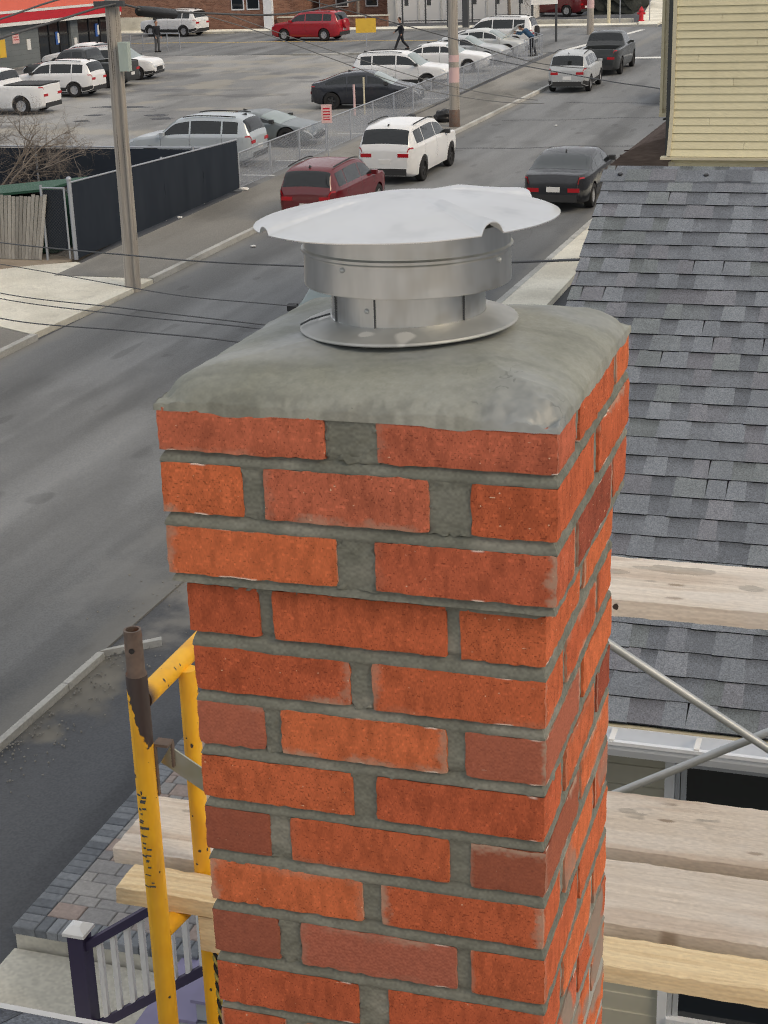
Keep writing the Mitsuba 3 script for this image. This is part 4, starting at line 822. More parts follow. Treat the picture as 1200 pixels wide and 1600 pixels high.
    for sd in (1, -1):
        P_(k, 'headlight', cat([patch(L / 2 - .30, L / 2 - .015, 4.05, 4.75, .006, 8, 3, (sd,)), box((L / 2 + .001, sd * wc * .72, belt - .40), (.02, wc * .40, .085))]), 'm_headlight', False)
        P_(k, 'tail_light', cat([patch(-L / 2 + .015, -L / 2 + .20, 4.2, 4.85, .006, 8, 3, (sd,)), box((-L / 2 - .001, sd * wc * .76, min(belt - .12, zc - .10)), (.02, wc * .44, .11))]), 'm_taillight', False)
        P_(k, 'mirror', trimesh.convex.convex_hull(np.array([(gx1 - .12 + a_ * .07, sd * (W / 2 + .02 + b_ * .10), belt + .06 + c2 * .07) for a_ in (-1, 1) for b_ in (-.8, 1) for c2 in (-.8, 1)])), 'm_plastic' if paint in ('p_black', 'p_grey', 'p_navy', 'p_white') else paint)
    P_(k, 'grille', box((L / 2 + .002, 0, belt - .52), (.02, wc * 1.15, .20)), 'm_plastic'); P_(k, 'bumper_trim', box((L / 2 - .004, 0, .36), (.03, wc * 1.7, .14)), 'm_plastic'); P_(k, 'bumper_trim', box((-L / 2 + .004, 0, .40), (.03, wc * 1.75, .20)), 'm_plastic')
    P_(k, 'number_plate', box((-L / 2 - .008, 0, zc - .30 if style not in ('sedan', 'fastback') else zc - .08), (.012, .38, .14)), plate)
    hs = [patch(e - .006, e + .006, 2.6, 5.1, .002, 1, 6) for e in list(st_['split']) + [gx1 - .02]]
    if details and style != 'sports': P_(k, 'door_seam', cat(hs), 'm_plastic'); P_(k, 'door_handle', cat([box((e + .22, sd * W / 2 * .985, belt - .13), (.17, .03, .03)) for e in st_['split'] for sd in (1, -1)]), 'm_plastic' if paint in ('p_black', 'p_navy') else paint)
    if st_['rails']:
        for sd in (1, -1): P_(k, 'roof_rail', tube([(xx, sd * (sec(xx)[6][0] - .03), float(topf(xx)) + .02) for xx in np.linspace(-1.75, .15, 9)], .020, 6), 'm_plastic', True)
    if st_['clad'] if clad is None else clad:
        cl = [patch(a_, b_, 1.3, 2.5, .010, 8, 3, (sd,)) for a_, b_ in ((-wb / 2 + rt * 1.2, wb / 2 - rt * 1.2), (-L / 2 + .02, -wb / 2 - rt * 1.2), (wb / 2 + rt * 1.2, L / 2 - .02)) for sd in (1, -1)]
        for xx in (-wb / 2, wb / 2):
            for sd in (1, -1):
                th = np.linspace(math.radians(8), math.radians(172), 16); cl.append(tube([(xx + (rt * 1.19) * math.cos(q), sd * (W / 2 - .035), rt * 1.02 + rt * 1.19 * math.sin(q)) for q in th], .034, 6))
        for c_m in cl: P_(k, 'cladding', c_m, 'm_plastic', True)
    if style != 'pickup': P_(k, 'roof_antenna', trimesh.convex.convex_hull(np.array([(st_['rg'][1] + .12, .02, topf(st_['rg'][1] + .2) + .01), (st_['rg'][1] + .12, -.02, topf(st_['rg'][1] + .2) + .01), (st_['rg'][1] + .34, 0, topf(st_['rg'][1] + .3) + .01), (st_['rg'][1] + .12, 0, topf(st_['rg'][1] + .2) + .09)])), 'm_plastic' if paint != 'p_white' else 'm_plastic')
    if cover: P_(k, 'bed_cover', box((-1.93, 0, 1.285), (1.86, 1.74, .05)), 'm_plastic')
    for xx in (wb / 2, -wb / 2):
        for sd in (1, -1):
            tw = .23; pr_ = [(rt * .62, -tw / 2), (rt * .94, -tw / 2), (rt, -tw / 2 + .03), (rt, tw / 2 - .03), (rt * .94, tw / 2), (rt * .62, tw / 2), (rt * .62, -tw / 2)]
            ty = lathe(pr_, (0, 0, 0), 32)
            rm = [lathe([(rt * .63, -.10), (rt * .63, .085), (rt * .575, .095), (rt * .55, .04), (.06, .02), (.06, .05), (.002, .055)], (0, 0, 0), 32)]
            for q in range(5): rm.append(box((rt * .33 * math.cos(q * 1.2566), rt * .33 * math.sin(q * 1.2566), .062), (rt * .50, .075, .03), rz=q * 1.2566))
            Rw = trimesh.transformations.rotation_matrix(-math.pi / 2 * sd, [1, 0, 0]); rm = cat(rm)
            for m_ in (ty, rm): m_.apply_transform(Rw); m_.apply_translation([xx, sd * (W / 2 - .125), rt])
            w_ = P_(k, 'wheel', ty, 'm_tyre', 35); P_(w_, 'rim', rm, wheels, 30)
    inn = box((0, 0, .42), (L * .86, W * .60, .30)); P_(k, 'underbody', inn, 'm_black')
    return k, P_
LOT, STR = 'cars in the parking lot', 'cars parked along the street'
vehicle('pickup', 'p_white', -38.35, 62.5, 180, 'white pickup truck with a black bed cover at the left edge of the lot', 'pickup truck', 'pickup_truck', LOT, cover=True)
vehicle('suv', 'p_white', -38.8, 69.1, 180, 'white crossover with its tail towards the lot, beside the white pickup', 'car', 'parked_car', LOT)
vehicle('pickup', 'p_darkgrey', -39.6, 73.1, 180, 'dark grey pickup half hidden behind the utility pole and the white crossover', 'pickup truck', 'pickup_truck', LOT, wheels='m_plastic')
vehicle('suv', 'p_white', -39.2, 76.6, 4, 'white car facing into the lot with a black grille, right of the utility pole', 'car', 'parked_car', LOT)
vehicle('sedan', 'p_white', -44.0, 82.0, 180, 'white car in front of the store, only its roof showing behind the pole', 'car', 'parked_car', LOT)
vehicle('suv', 'p_white', -49.2, 105.6, 168, 'white crossover on the cross street in front of the brick building', 'car', 'parked_car', 'cars on the cross street', scale=1.08)
vehicle('suv', 'p_red', -36.9, 100.2, 172, 'red compact crossover with a spare wheel on its tail, on the cross street', 'car', 'parked_car', 'cars on the cross street', scale=1.1, clad=False)
vehicle('suv', 'p_lightblue', -22.35, 48.7, 180, 'pale silver crossover behind the dark screened fence', 'car', 'parked_car', LOT, clad=False)
vehicle('sports', 'p_grey', -21.95, 53.5, 0, 'low grey sports coupe in the lot behind the chain link fence', 'car', 'sports_car', LOT, wheels='m_plastic')
vehicle('fastback', 'p_navy', -21.35, 64.55, 8, 'dark matte fastback car in the lot near the fence', 'car', 'parked_car', LOT, wheels='m_plastic')
vehicle('suv', 'p_white', -21.9, 71.65, 2, 'white crossover with black wheel arches behind the dark fastback', 'car', 'parked_car', LOT)
vehicle('sedan', 'p_white', -21.85, 78.85, 2, 'white sedan behind the second utility pole', 'car', 'parked_car', LOT)
vehicle('sedan', 'p_silver', -21.9, 83.0, 0, 'low silver sedan squeezed between the white sedan and the pearl hatchback', 'car', 'parked_car', LOT)
vehicle('fastback', 'p_pearl', -21.7, 86.9, 0, 'pearl silver car with its bonnet raised by the person in blue', 'car', 'parked_car', LOT)
vehicle('van', 'p_white', -22.4, 92.0, 178, 'white boxy people carrier with a spare wheel, farthest in the row', 'car', 'parked_car', LOT)
vehicle('suv', 'p_maroon', -14.45, 40.2, 88.5, 'dark red crossover parked at the left kerb behind the white crossover', 'car', 'parked_car', STR, clad=False, scale=.95)
vehicle('bigsuv', 'p_white', -14.42, 47.45, 88.5, 'large white crossover parked at the left kerb', 'car', 'parked_car', STR, wheels='m_plastic')
vehicle('suv', 'p_silver', -13.62, 71.4, 91, 'silver crossover parked at the left kerb beyond the second pole', 'car', 'parked_car', STR)
vehicle('pickup', 'p_darkgrey', -13.45, 79.0, 90, 'dark grey pickup parked in front of the silver crossover', 'pickup truck', 'pickup_truck', STR, wheels='m_plastic')
vehicle('sedan', 'p_black', -8.32, 43.4, 88, 'black sedan parked at the right kerb beside the grey roof', 'car', 'parked_car', STR)
vehicle('sedan', 'p_black', -9.25, 26.4, -90, 'black car on the street, mostly hidden behind the chimney crown', 'car', 'parked_car', 'cars driving on the street')
vehicle('sedan', 'p_maroon', -7.85, 66.9, 90, 'dark red car at the right kerb, only its tail light showing beside the yellow house', 'car', 'parked_car', STR)
vehicle('pickup', 'p_maroon', -24.6, 119.2, 160, 'maroon pickup on the far road at the top edge', 'pickup truck', 'pickup_truck', 'vehicles on the far road')
vehicle('van', 'p_white', -41.8, 124.5, 168, 'white van with red wheel rims at the top edge', 'van', 'white_van', 'vehicles on the far road', wheels='m_red')
# spare wheels on the two tails, lids and the raised bonnet
def spare(holder, x, y, z, ang, m_):
    ty = lathe([(.002, -.1), (.30, -.1), (.335, -.06), (.335, .06), (.30, .1), (.002, .1)], (0, 0, 0), 28); ty.apply_transform(trimesh.transformations.rotation_matrix(math.pi / 2, [0, 1, 0])); ty.apply_transform(trimesh.transformations.rotation_matrix(math.radians(ang), [0, 0, 1])); ty.apply_translation([x, y, z]); part(holder, 'spare_wheel', ty, m_, smooth=30)
keys = list(labels)
red = next(k for k in keys if 'spare wheel on its tail' in labels[k].get('label', '')); vank = next(k for k in keys if 'boxy people carrier' in labels[k].get('label', '')); pearl = next(k for k in keys if 'bonnet raised' in labels[k].get('label', ''))
spare(red, -34.3, 99.83, gz(0, 99.8) + 1.05, 172, 'p_red'); spare(vank, -19.86, 91.9, gz(0, 92) + .95, 178, 'm_tyre')
bn = box((0, 0, 0), (1.15, 1.45, .035)); bn.apply_transform(trimesh.transformations.rotation_matrix(math.radians(-38), [0, 1, 0])); bn.apply_translation([-20.15, 86.9, gz(0, 87) + 1.35]); part(pearl, 'raised_bonnet', bn, 'p_pearl')

# ================================================================= FENCES
def fx(y): return -18.85 + 0.012 * (y - 33)
def wiremesh(P0, P1, h0, h1, z0=.12, pitch=.055, r=.0034):
    """diamond wire mesh between two ground points (x, y); three-sided wires"""
    P0, P1 = np.array(P0, float), np.array(P1, float); Lf = np.hypot(*(P1 - P0)); Vv, Ff = [], []
    hh = lambda s: h0 + (h1 - h0) * s / Lf
    def pt_(s, t): q = P0 + (P1 - P0) * s / Lf; return np.array([q[0], q[1], gz(*q) + z0 + t])
    H = min(h0, h1) - z0
    for sg in (1, -1):
        for s0 in np.arange(-H, Lf, pitch * 1.414):
            a, b = max(0, s0), min(Lf, s0 + H)
            if b - a < .02: continue
            ta, tb = a - s0, b - s0
            if sg < 0: ta, tb = H - ta, H - tb
            p, q = pt_(a, ta), pt_(b, tb); o = len(Vv); d = np.array([r, 0, 0]) if abs(P1[1] - P0[1]) > abs(P1[0] - P0[0]) else np.array([0, r, 0]); e = np.array([0, 0, r])
            Vv += [p + d, p - d + e, p - d - e, q + d, q - d + e, q - d - e]
            for i in range(3): j = (i + 1) % 3; Ff += [[o + i, o + j, o + 3 + j], [o + i, o + 3 + j, o + 3 + i]]
    return trimesh.Trimesh(Vv, Ff, process=False)
def vpost(x, y, h, r=.03, base=0.1, n=10): return tube([(x, y, gz(x, y) + base), (x, y, gz(x, y) + h)], r, n)
mat('m_fencepost', (0.42, 0.45, 0.50), 0.5, metal=0.4)
def screen(P0, P1, h0, h1, n=40, base=.12):
    P0, P1 = np.array(P0, float), np.array(P1, float); d = (P1 - P0) / np.hypot(*(P1 - P0)); nn = np.array([-d[1], d[0]]); Vv = []
    for off in (-.006, .006):
        for s in np.linspace(0, 1, n):
            for t in np.linspace(0, 1, 5):
                q = P0 + (P1 - P0) * s; w = .03 * (meshkit.fbm(np.array([[s * 9, t * 2, 1.0]]), 3)[0] - .5) * math.sin(t * math.pi); q = q + nn * (off + w); h = h0 + (h1 - h0) * s
                Vv.append((q[0], q[1], gz(*q) + base + (h - base - .03) * t))
    Ff = []; k = n * 5
    for i in range(n - 1):
        for j in range(4):
            a, b, c, e = i * 5 + j, (i + 1) * 5 + j, (i + 1) * 5 + j + 1, i * 5 + j + 1; Ff += [[a, b, c], [a, c, e], [k + a, k + c, k + b], [k + a, k + e, k + c]]
    return trimesh.Trimesh(Vv, Ff, process=False)
f1 = thing('screened_fence', 'chain link fence with dark navy privacy fabric beside the left sidewalk', 'fence')
ys_ = np.linspace(33.2, 43.5, 5)
hf = lambda y: 2.0 - (y - 33.2) / 10.3 * .42
for a, b in zip(ys_[:-1], ys_[1:]): part(f1, 'privacy_fabric', screen((fx(a), a), (fx(b), b), hf(a), hf(b), 14), 'm_fabric', smooth=30)
for y in ys_: part(f1, 'post', vpost(fx(y) - .035, y, hf(y) + .05, .034 if y > 33.3 else .055), 'm_fencepost', smooth=True)
part(f1, 'top_rail', tube([(fx(y) - .0, y, gz(0, y) + hf(y)) for y in (33.2, 43.5)], .024, 8), 'm_fencepost', smooth=True)
part(f1, 'post_cap', trimesh.creation.icosphere(2, .07, ).apply_translation([fx(33.2) - .035, 33.2, gz(0, 33.2) + 2.08]), 'm_fencepost', smooth=True)
f2 = thing('chain_link_fence', 'low galvanised chain link fence between the parking lot and the sidewalk', 'fence')
yy = np.arange(43.55, 82.5, 2.6); part(f2, 'wire_mesh', wiremesh((fx(43.55), 43.55), (fx(82.4), 82.4), 1.16, 1.16), 'm_fencepost', kind='stuff')
for y in yy: part(f2, 'post', vpost(fx(y), y, 1.2), 'm_fencepost', smooth=True)
part(f2, 'top_rail', tube([(fx(y), y, gz(0, y) + 1.17) for y in (43.55, 82.4)], .024, 8), 'm_fencepost', smooth=True)
part(f2, 'tension_wire', tube([(fx(y), y, gz(0, y) + .14) for y in (43.55, 82.4)], .008, 5), 'm_fencepost')
f3 = thing('screened_fence', 'dark screened fence across the near end of the parking lot', 'fence')
part(f3, 'privacy_fabric', screen((-19.0, 42.25), (-30.0, 42.3), 1.5, 1.5, 30), 'm_fabric', smooth=30)
part(f3, 'top_rail', tube([(-19.0, 42.25, gz(0, 42.25) + 1.52), (-30, 42.3, gz(0, 42.3) + 1.52)], .03, 8), 'm_fencepost', smooth=True)
for x in (-19.6, -22.0, -24.9, -27.5): part(f3, 'post', vpost(x, 42.2, 1.55, .035), 'm_fencepost', smooth=True)
f4 = thing('screened_fence', 'dark screened fence with bare pipe braces at the left edge', 'fence')
part(f4, 'privacy_fabric', screen((-23.7, 36.6), (-30.0, 33.8), 1.5, 1.3, 20), 'm_fabric', smooth=30)
part(f4, 'top_rail', tube([(-23.7, 36.6, gz(0, 36.6) + 1.5), (-30, 33.8, gz(0, 33.8) + 1.3)], .035, 8), 'm_fencepost', smooth=True)
for x, y in ((-23.65, 36.6), (-23.95, 36.5)): part(f4, 'post', vpost(x, y, 1.9, .05), 'm_fencepost', smooth=True)
part(f4, 'post', vpost(-25.4, 36.0, 2.1, .03), 'm_fencepost', smooth=True)
gt = thing('picket_gate', 'leaning grey wooden picket gate at the left edge beside the dark fence', 'gate')
x = -22.4; i = 0
while x < -19.86:
    w = .088; lean = .33 * np.clip((x + 21.6) / 1.7, 0, 1); h = 1.58 + rng.uniform(-.03, .04); b0 = gz(0, 33.05) + .1
    vv = np.array([(x + (lean if t else 0) + a, 33.05 + c * .012, b0 + (h if t else 0)) for t in (0, 1) for a in (0, w) for c in (-1, 1)]); hb = trimesh.convex.convex_hull(vv); hb.unmerge_vertices()
    part(gt, 'picket', hb, 'm_oldwood', uv=np.c_[np.full(len(hb.vertices), i + .5), np.zeros(len(hb.vertices))]); x += .094; i += 1
for z in (.45, 1.3): part(gt, 'rail', bbox(-22.4, -19.75 + .12 * z, 33.07, 33.10, gz(0, 33) + z, gz(0, 33) + z + .08), 'm_oldwood')
g2 = thing('chain_link_gate', 'narrow dark chain link gate between the wooden gate and the screened fence', 'gate')
part(g2, 'frame', cat([tube([(-19.62, 33.1, .9), (-19.62, 33.1, gz(0, 33) + 1.95)], .035, 8), tube([(-19.0, 33.12, .95), (-19.0, 33.12, gz(0, 33) + 1.9)], .025, 8), tube([(-19.62, 33.1, gz(0, 33) + 1.88), (-19.0, 33.1, gz(0, 33) + 1.88)], .02, 8)]), 'm_fencepost', smooth=True)
part(g2, 'wire_mesh', wiremesh((-19.6, 33.1), (-19.02, 33.1), 1.85, 1.85, z0=.2), 'm_darkpost', kind='stuff')
part(g2, 'screen', screen((-19.6, 33.16), (-19.02, 33.16), 1.85, 1.85, 8, base=.35), 'm_fabric')
db = thing('dumpster', 'dark green metal dumpster behind the wooden gate', 'dumpster')
part(db, 'bin', extr([(33.75, .95), (35.6, .95), (35.75, 2.25), (33.6, 2.25)], -22.6, -19.75, axis=0), 'm_green')
part(db, 'lid', box((-21.2, 34.65, 2.42), (3.0, 2.2, .06), ry=-.10), 'm_green')

# bare shrub at the left edge
bs = thing('bare_shrub', 'leafless brown shrub over the screened fence at the left edge', 'shrub')
tw = []
def grow(p, d, L, r, lev):
    pts = [p]; dd_ = d.copy()
    for _ in range(4): dd_ = dd_ + rng.normal(0, .16, 3); dd_ /= np.linalg.norm(dd_); pts.append(pts[-1] + dd_ * L / 4)
    tw.append((lev, tube(pts, np.linspace(r, r * .55, 5), 5 if lev < 2 else 3)))
    if lev < 4:
        for q in pts[1:]:
            for _ in range(2 if lev else 3):
                nd = dd_ + rng.normal(0, .75, 3); nd[2] += .12; nd /= np.linalg.norm(nd); 
                if rng.random() < .62: grow(q, nd, L * .58, r * .5, lev + 1)
for i in range(4): grow(np.array([-26.2 + .45 * i, 41.0 + .3 * (i % 2), gz(0, 40.5) + .4]), np.array([.35 + .10 * i, .0, .85]), 1.7, .035, 0)
part(bs, 'stem', cat([m_ for l, m_ in tw if l < 2]), 'm_bark', smooth=True); part(bs, 'twigs', cat([m_ for l, m_ in tw if l >= 2]), 'm_bark', kind='stuff')

# ================================================================= POLES, CABLES
def upole(x, y, h, r0, r1, label, lean=(0, 0)):
    k = thing('utility_pole', label, 'utility pole', None); z0 = gz(x, y)
    zz = np.linspace(0, h, 14); part(k, 'shaft', tube([(x + lean[0] * t / h + .01 * math.sin(t * 1.3), y + lean[1] * t / h, z0 + t) for t in zz], np.linspace(r0, r1, 14), 18), 'm_pole', smooth=40)
    return k
p1 = upole(-16.06, 30.6, 9.5, .185, .14, 'weathered wooden utility pole with a pale grey box, at the left kerb', (.10, 0))
part(p1, 'meter_box', bbox(-15.80, -15.58, 30.34, 30.5, 5.64, 6.25), 'm_palegreen')
part(p1, 'conduit', tube([(-15.88, 30.42, .9), (-15.82, 30.42, 5.65)], .035, 8), 'm_pole', smooth=True)
part(p1, 'cable_bracket', cat([bbox(-16.3, -15.6, 30.35, 30.45, 6.98, 7.10)]), 'm_darkpost')
p2 = upole(-15.62, 57.5, 11, .20, .16, 'second wooden utility pole with a faded pink poster, at the left kerb')
part(p2, 'poster', cat([tube([(-15.615, 57.5, gz(0, 57.5) + 1.75 + a), (-15.61, 57.5, gz(0, 57.5) + 1.75 + b)], .198, 18, False) for a, b in ((0, .55), (.75, 1.0))]), 'm_pink', smooth=True)
part(p2, 'rusty_base', tube([(-15.62, 57.5, gz(0, 57.5) + .0), (-15.62, 57.5, gz(0, 57.5) + .75)], [.212, .205], 18), 'm_rust', smooth=True)
p3 = upole(-18.43, 101.2, 10, .22, .18, 'third wooden utility pole, beyond the dark pickup')
part(p3, 'poster', tube([(-18.42, 101.2, gz(0, 101) + 1.6), (-18.42, 101.2, gz(0, 101) + 2.6)], .225, 16, False), 'm_pink', smooth=True)
def cable(name, label, pts, r, m_='m_cable', catn='cable'):
    p = np.array(pts, float); s = np.r_[0, np.cumsum(np.linalg.norm(np.diff(p, axis=0), axis=1))]
    f = PchipInterpolator(s, p); return solo(name, tube(f(np.linspace(0, s[-1], 40)), r, 6), m_, label, catn, smooth=True)
def sagline(name, label, a, b, sag, r, m_='m_cable'):
    t = np.linspace(0, 1, 30)[:, None]; p = np.array(a) * (1 - t) + np.array(b) * t; p[:, 2] -= sag * 4 * (t * (1 - t))[:, 0]
    return solo(name, tube(p, r, 6), m_, label, 'cable', smooth=True)
cable('overhead_cable', 'thick black overhead cable fastened to the first utility pole at the top left', [(-16.63, 24.5, 6.32), (-16.67, 27.0, 6.54), (-16.27, 29.8, 6.9), (-15.73, 30.4, 7.05), (-15.58, 31.0, 6.93), (-15.15, 34.0, 6.67), (-14.54, 37.0, 6.51), (-13.83, 41.0, 6.69), (-12.9, 44.0, 6.98)], .026)
cable('overhead_cable', 'second overhead cable above the red store roof at the top left', [(-16.2, 25.0, 6.72), (-16.62, 27.0, 6.9), (-16.59, 28.5, 7.09), (-16.2, 30.5, 7.35)], .02)
sp_ = np.array([(-15.60, 31.1, 6.86), (-15.50, 31.7, 6.80), (-15.42, 32.5, 6.73)])
solo('cable_splice', tube(np.vstack([sp_[0] + (sp_[0] - sp_[1]) * .15, sp_, sp_[2] + (sp_[2] - sp_[1]) * .15]), [.04, .11, .12, .11, .04], 14), 'm_black', 'fat black cable splice case hanging right of the first utility pole', 'cable splice', smooth=40)
HG = [(-1.425, 7.72, 6.18), (-1.425, 7.2, 5.92), (-1.425, 6.9, 5.8), (-1.425, 6.8, 5.74), (-1.425, 6.6, 5.64)]
cable('service_wire', 'service wire across the street behind the flue cap to the grey gable', [(-14.8, 20.0, 4.15), (-12.29, 18.0, 4.28), (-7.81, 15.0, 4.66), (-5.03, 12.5, 5.12), (-2.7, 9.6, 5.76), HG[0]], .009)
cable('service_wire', 'topmost of the service wires crossing the street left of the chimney crown', [(-15.0, 20.5, 3.55), (-11.71, 18.0, 3.9), (-7.87, 15.0, 4.26), (-5.12, 12.0, 4.85), HG[1]], .006)
cable('service_wire', 'second of the service wires crossing the street left of the chimney crown', [(-15.0, 20.5, 3.2), (-11.76, 18.0, 3.48), (-8.2, 15.0, 4.04), (-5.38, 12.0, 4.66), HG[2]], .0075)
cable('service_wire', 'third of the service wires crossing the street left of the chimney crown', [(-15.0, 20.5, 3.1), (-11.77, 18.0, 3.40), (-8.21, 15.0, 3.96), (-5.44, 12.0, 4.62), HG[3]], .0075)
cable('service_wire', 'lowest of the service wires crossing the street left of the chimney crown', [(-15.0, 20.5, 2.8), (-11.81, 18.0, 3.11), (-8.23, 15.0, 3.77), (-5.63, 12.0, 4.48), HG[4]], .009)
cable('overhead_cable', 'thin overhead wire dropping across the lot towards the second pole, the lower one', [(-18.6, 40.5, 6.5), (-17.28, 42.0, 5.88), (-15.69, 44.0, 4.95), (-13.81, 47.0, 3.8), (-11.0, 52, 2.9)], .014, 'm_cablegrey')
cable('overhead_cable', 'thin overhead wire dropping across the lot in front of the red crossover', [(-18.4, 42.5, 6.35), (-16.67, 44.0, 5.49), (-14.73, 46.0, 4.56), (-13.15, 48.0, 3.81), (-11, 51, 3.1)], .014, 'm_cablegrey')
cable('overhead_cable', 'dark overhead wire sagging past the top of the second pole to the right', [(-16.5, 40.5, 7.1), (-15.3, 42.0, 6.59), (-12.88, 46.0, 5.47), (-11.0, 52.0, 4.18), (-10.2, 56, 3.75)], .016)
cable('service_wire', 'dark wire over the street behind the silver crossover to the yellow house', [(-12.5, 50.5, 4.45), (-8.58, 45.0, 4.35), (-6.95, 42.0, 4.4), (-5.03, 38.0, 4.53), (-2.9, 22.1, 5.5)], .016)

# ================================================================= STORE AND FAR BUILDINGS
so = thing('store', 'low grey store with a red fascia and dark shop windows at the top left', 'building')
SX = -49.4; g0 = 2.0
part(so, 'wall', cat([bbox(SX - 12, SX, 66, 86.45, .5, 4.4), bbox(SX - 12, SX - .25, 86.45, 96.6, .5, 5.0), bbox(SX - .25, SX, 90.55, 91.5, g0 - .2, 4.6)]), 'm_storegrey')
for a, b in ((86.6, 90.5), (91.6, 96.2)):
    for i in range(3):
        w = (b - a) / 3; y0 = a + i * w
        wn = part(so, 'shop_window', cat([bbox(SX - .2, SX - .08, y0, y0 + .09, 2.1, 4.5), bbox(SX - .2, SX - .08, y0 + .09, y0 + w, 4.38, 4.5), bbox(SX - .2, SX - .08, y0 + .09, y0 + w, 2.1, 2.3), bbox(SX - .2, SX - .10, y0 + .09, y0 + w, 3.55, 3.62)]), 'm_black')
        part(wn, 'pane', bbox(SX - .17, SX - .14, y0 + .09, y0 + w, 2.3, 4.38), 'm_glass')
for i, (y, z, w, h, m_) in enumerate([(82.1, 3.2, .7, 1.0, 'm_signyellow'), (83.7, 3.72, .75, .65, 'm_pink'), (85.15, 3.25, .42, .62, 'm_white'), (88.9, 3.4, .35, .75, 'm_blue'), (89.05, 3.4, .22, .6, 'm_white'), (94.2, 3.6, .35, .8, 'm_blue'), (94.4, 3.6, .22, .6, 'm_white'), (91.0, 3.0, .35, .6, 'm_white')]):
    part(so, 'wall_sign' if i < 3 else 'window_sticker', bbox(SX + (.01 if i < 3 or i == 7 else -.12), SX + (.04 if i < 3 or i == 7 else -.10) + .004 * i, y - w / 2, y + w / 2, z - h / 2, z + h / 2), m_)
for z, yv, hh in ((3.9, 83.7, .05), (3.75, 83.7, .05), (3.6, 83.7, .05)): part(so, 'wall_sign_print', bbox(SX + .045, SX + .055, yv - .28, yv + .28, z - .02, z + .03), 'm_red')
part(so, 'soffit_band', bbox(SX - .3, SX + .55, 66, 96.6, 4.42, 4.62), 'm_white'); part(so, 'fascia', bbox(SX - .3, SX + .57, 66, 96.7, 4.625, 5.13), 'm_red'); part(so, 'fascia_trim', bbox(SX - .3, SX + .60, 66, 96.75, 5.132, 5.27), 'm_white')
part(so, 'roof', extr([(SX + .5, 5.275), (SX - 1.2, 6.4), (SX - 12, 6.4), (SX - 12, 5.275)], 66, 96.6, axis=1), 'm_orange')
bb = thing('brick_building', 'brown brick building with a pale stone base on the far side of the cross street', 'building')
BY = 109.6; bw = part(bb, 'wall', bbox(-62, -43.2, BY, BY + 10, 2.4, 9), 'm_farbrick')
part(bb, 'stone_base', bbox(-62.05, -48.6, BY - .08, BY, 2.4, 3.75), 'm_walk')
for x in (-45.9, -44.7): w_ = part(bb, 'window', bbox(x - .5, x + .5, BY - .05, BY, 4.1, 6.4), 'm_trim'); part(w_, 'pane', bbox(x - .42, x + .42, BY - .075, BY - .055, 4.2, 6.3), 'm_glass')
part(bb, 'white_pillar', bbox(-43.75, -43.1, BY - .45, BY - .1, 2.6, 8), 'm_trim')
rw = thing('low_brick_wall', 'long low brick garden wall behind the far sidewalk', 'wall')
part(rw, 'wall', bbox(-42.9, -34.6, BY + .2, BY + .6, 2.5, 3.5), 'm_farbrick'); part(rw, 'coping', bbox(-42.95, -34.5, BY + .12, BY + .68, 3.5, 3.58), 'm_walk')
bk = thing('brick_house', 'pinkish brick house front behind the low brick wall', 'building')
part(bk, 'wall', bbox(-42.4, -34.0, BY + 8, BY + 14, 2.5, 9), 'm_farbrick')
for x in (-40.6, -38.2, -36.0): w_ = part(bk, 'window', bbox(x - .5, x + .5, BY + 7.92, BY + 8, 3.9, 5.6), 'm_white'); part(w_, 'pane', bbox(x - .42, x + .42, BY + 7.88, BY + 7.915, 4.0, 5.5), 'm_glass')
gr = thing('garage_row', 'long white row of garages behind a dark iron fence, top centre', 'building')
GY = 114.5; part(gr, 'wall', bbox(-36, -25.4, GY, GY + 6, 2.6, 6.5), 'm_panelwhite')
for i in range(6):
    x = -35.3 + i * 1.72
    d_ = part(gr, 'garage_door', bbox(x + .06, x + 1.62, GY - .05, GY, 2.75, 5.3), 'm_white'); part(d_, 'window', bbox(x + .64, x + .94, GY - .07, GY - .052, 4.0, 4.5), 'm_darkpost')
    part(gr, 'pier', bbox(x - .07, x + .05, GY - .1, GY, 2.7, 5.6), 'm_panelwhite')
ir = thing('iron_fence', 'dark iron fence posts in front of the white garages', 'fence')
for x in np.arange(-34.4, -25, 1.75): part(ir, 'post', bbox(x - .05, x + .05, GY - 1.55, GY - 1.45, 2.7, 5.4), 'm_darkpost')
part(ir, 'rail', bbox(-34.5, -25.3, GY - 1.53, GY - 1.48, 2.95, 3.02), 'm_darkpost'); part(ir, 'rail', bbox(-34.5, -25.3, GY - 1.53, GY - 1.48, 4.75, 4.82), 'm_darkpost')
def baretree(x, y, h, label, seed):
    r2 = np.random.default_rng(seed); br = []
    def g(p, d, L, r, lev):
        pts = [p]; q = d.copy()
        for _ in range(4): q = q + r2.normal(0, .12, 3); q /= np.linalg.norm(q); pts.append(pts[-1] + q * L / 4)
        br.append((lev, tube(pts, np.linspace(r, r * .6, 5), 5)))
        if lev < 3:
            for w_ in pts[2:]:
                for _ in range(2): nd = q + r2.normal(0, .6, 3); nd /= np.linalg.norm(nd); g(w_, nd, L * .6, r * .45, lev + 1)
    g(np.array([x, y, gz(x, y)]), np.array([0, 0, 1.0]), h * .5, .14, 0); k = thing('bare_tree', label, 'tree')
    part(k, 'trunk', cat([m_ for l, m_ in br if l == 0]), 'm_bark', smooth=True); part(k, 'crown', cat([m_ for l, m_ in br if l]), 'm_bark')
baretree(-26.2, 112.2, 6.5, 'leafless tree in front of the garages, left of the white sign board', 4)
baretree(-37.6, 112.6, 6.5, 'leafless tree behind the red crossover on the cross street', 9)
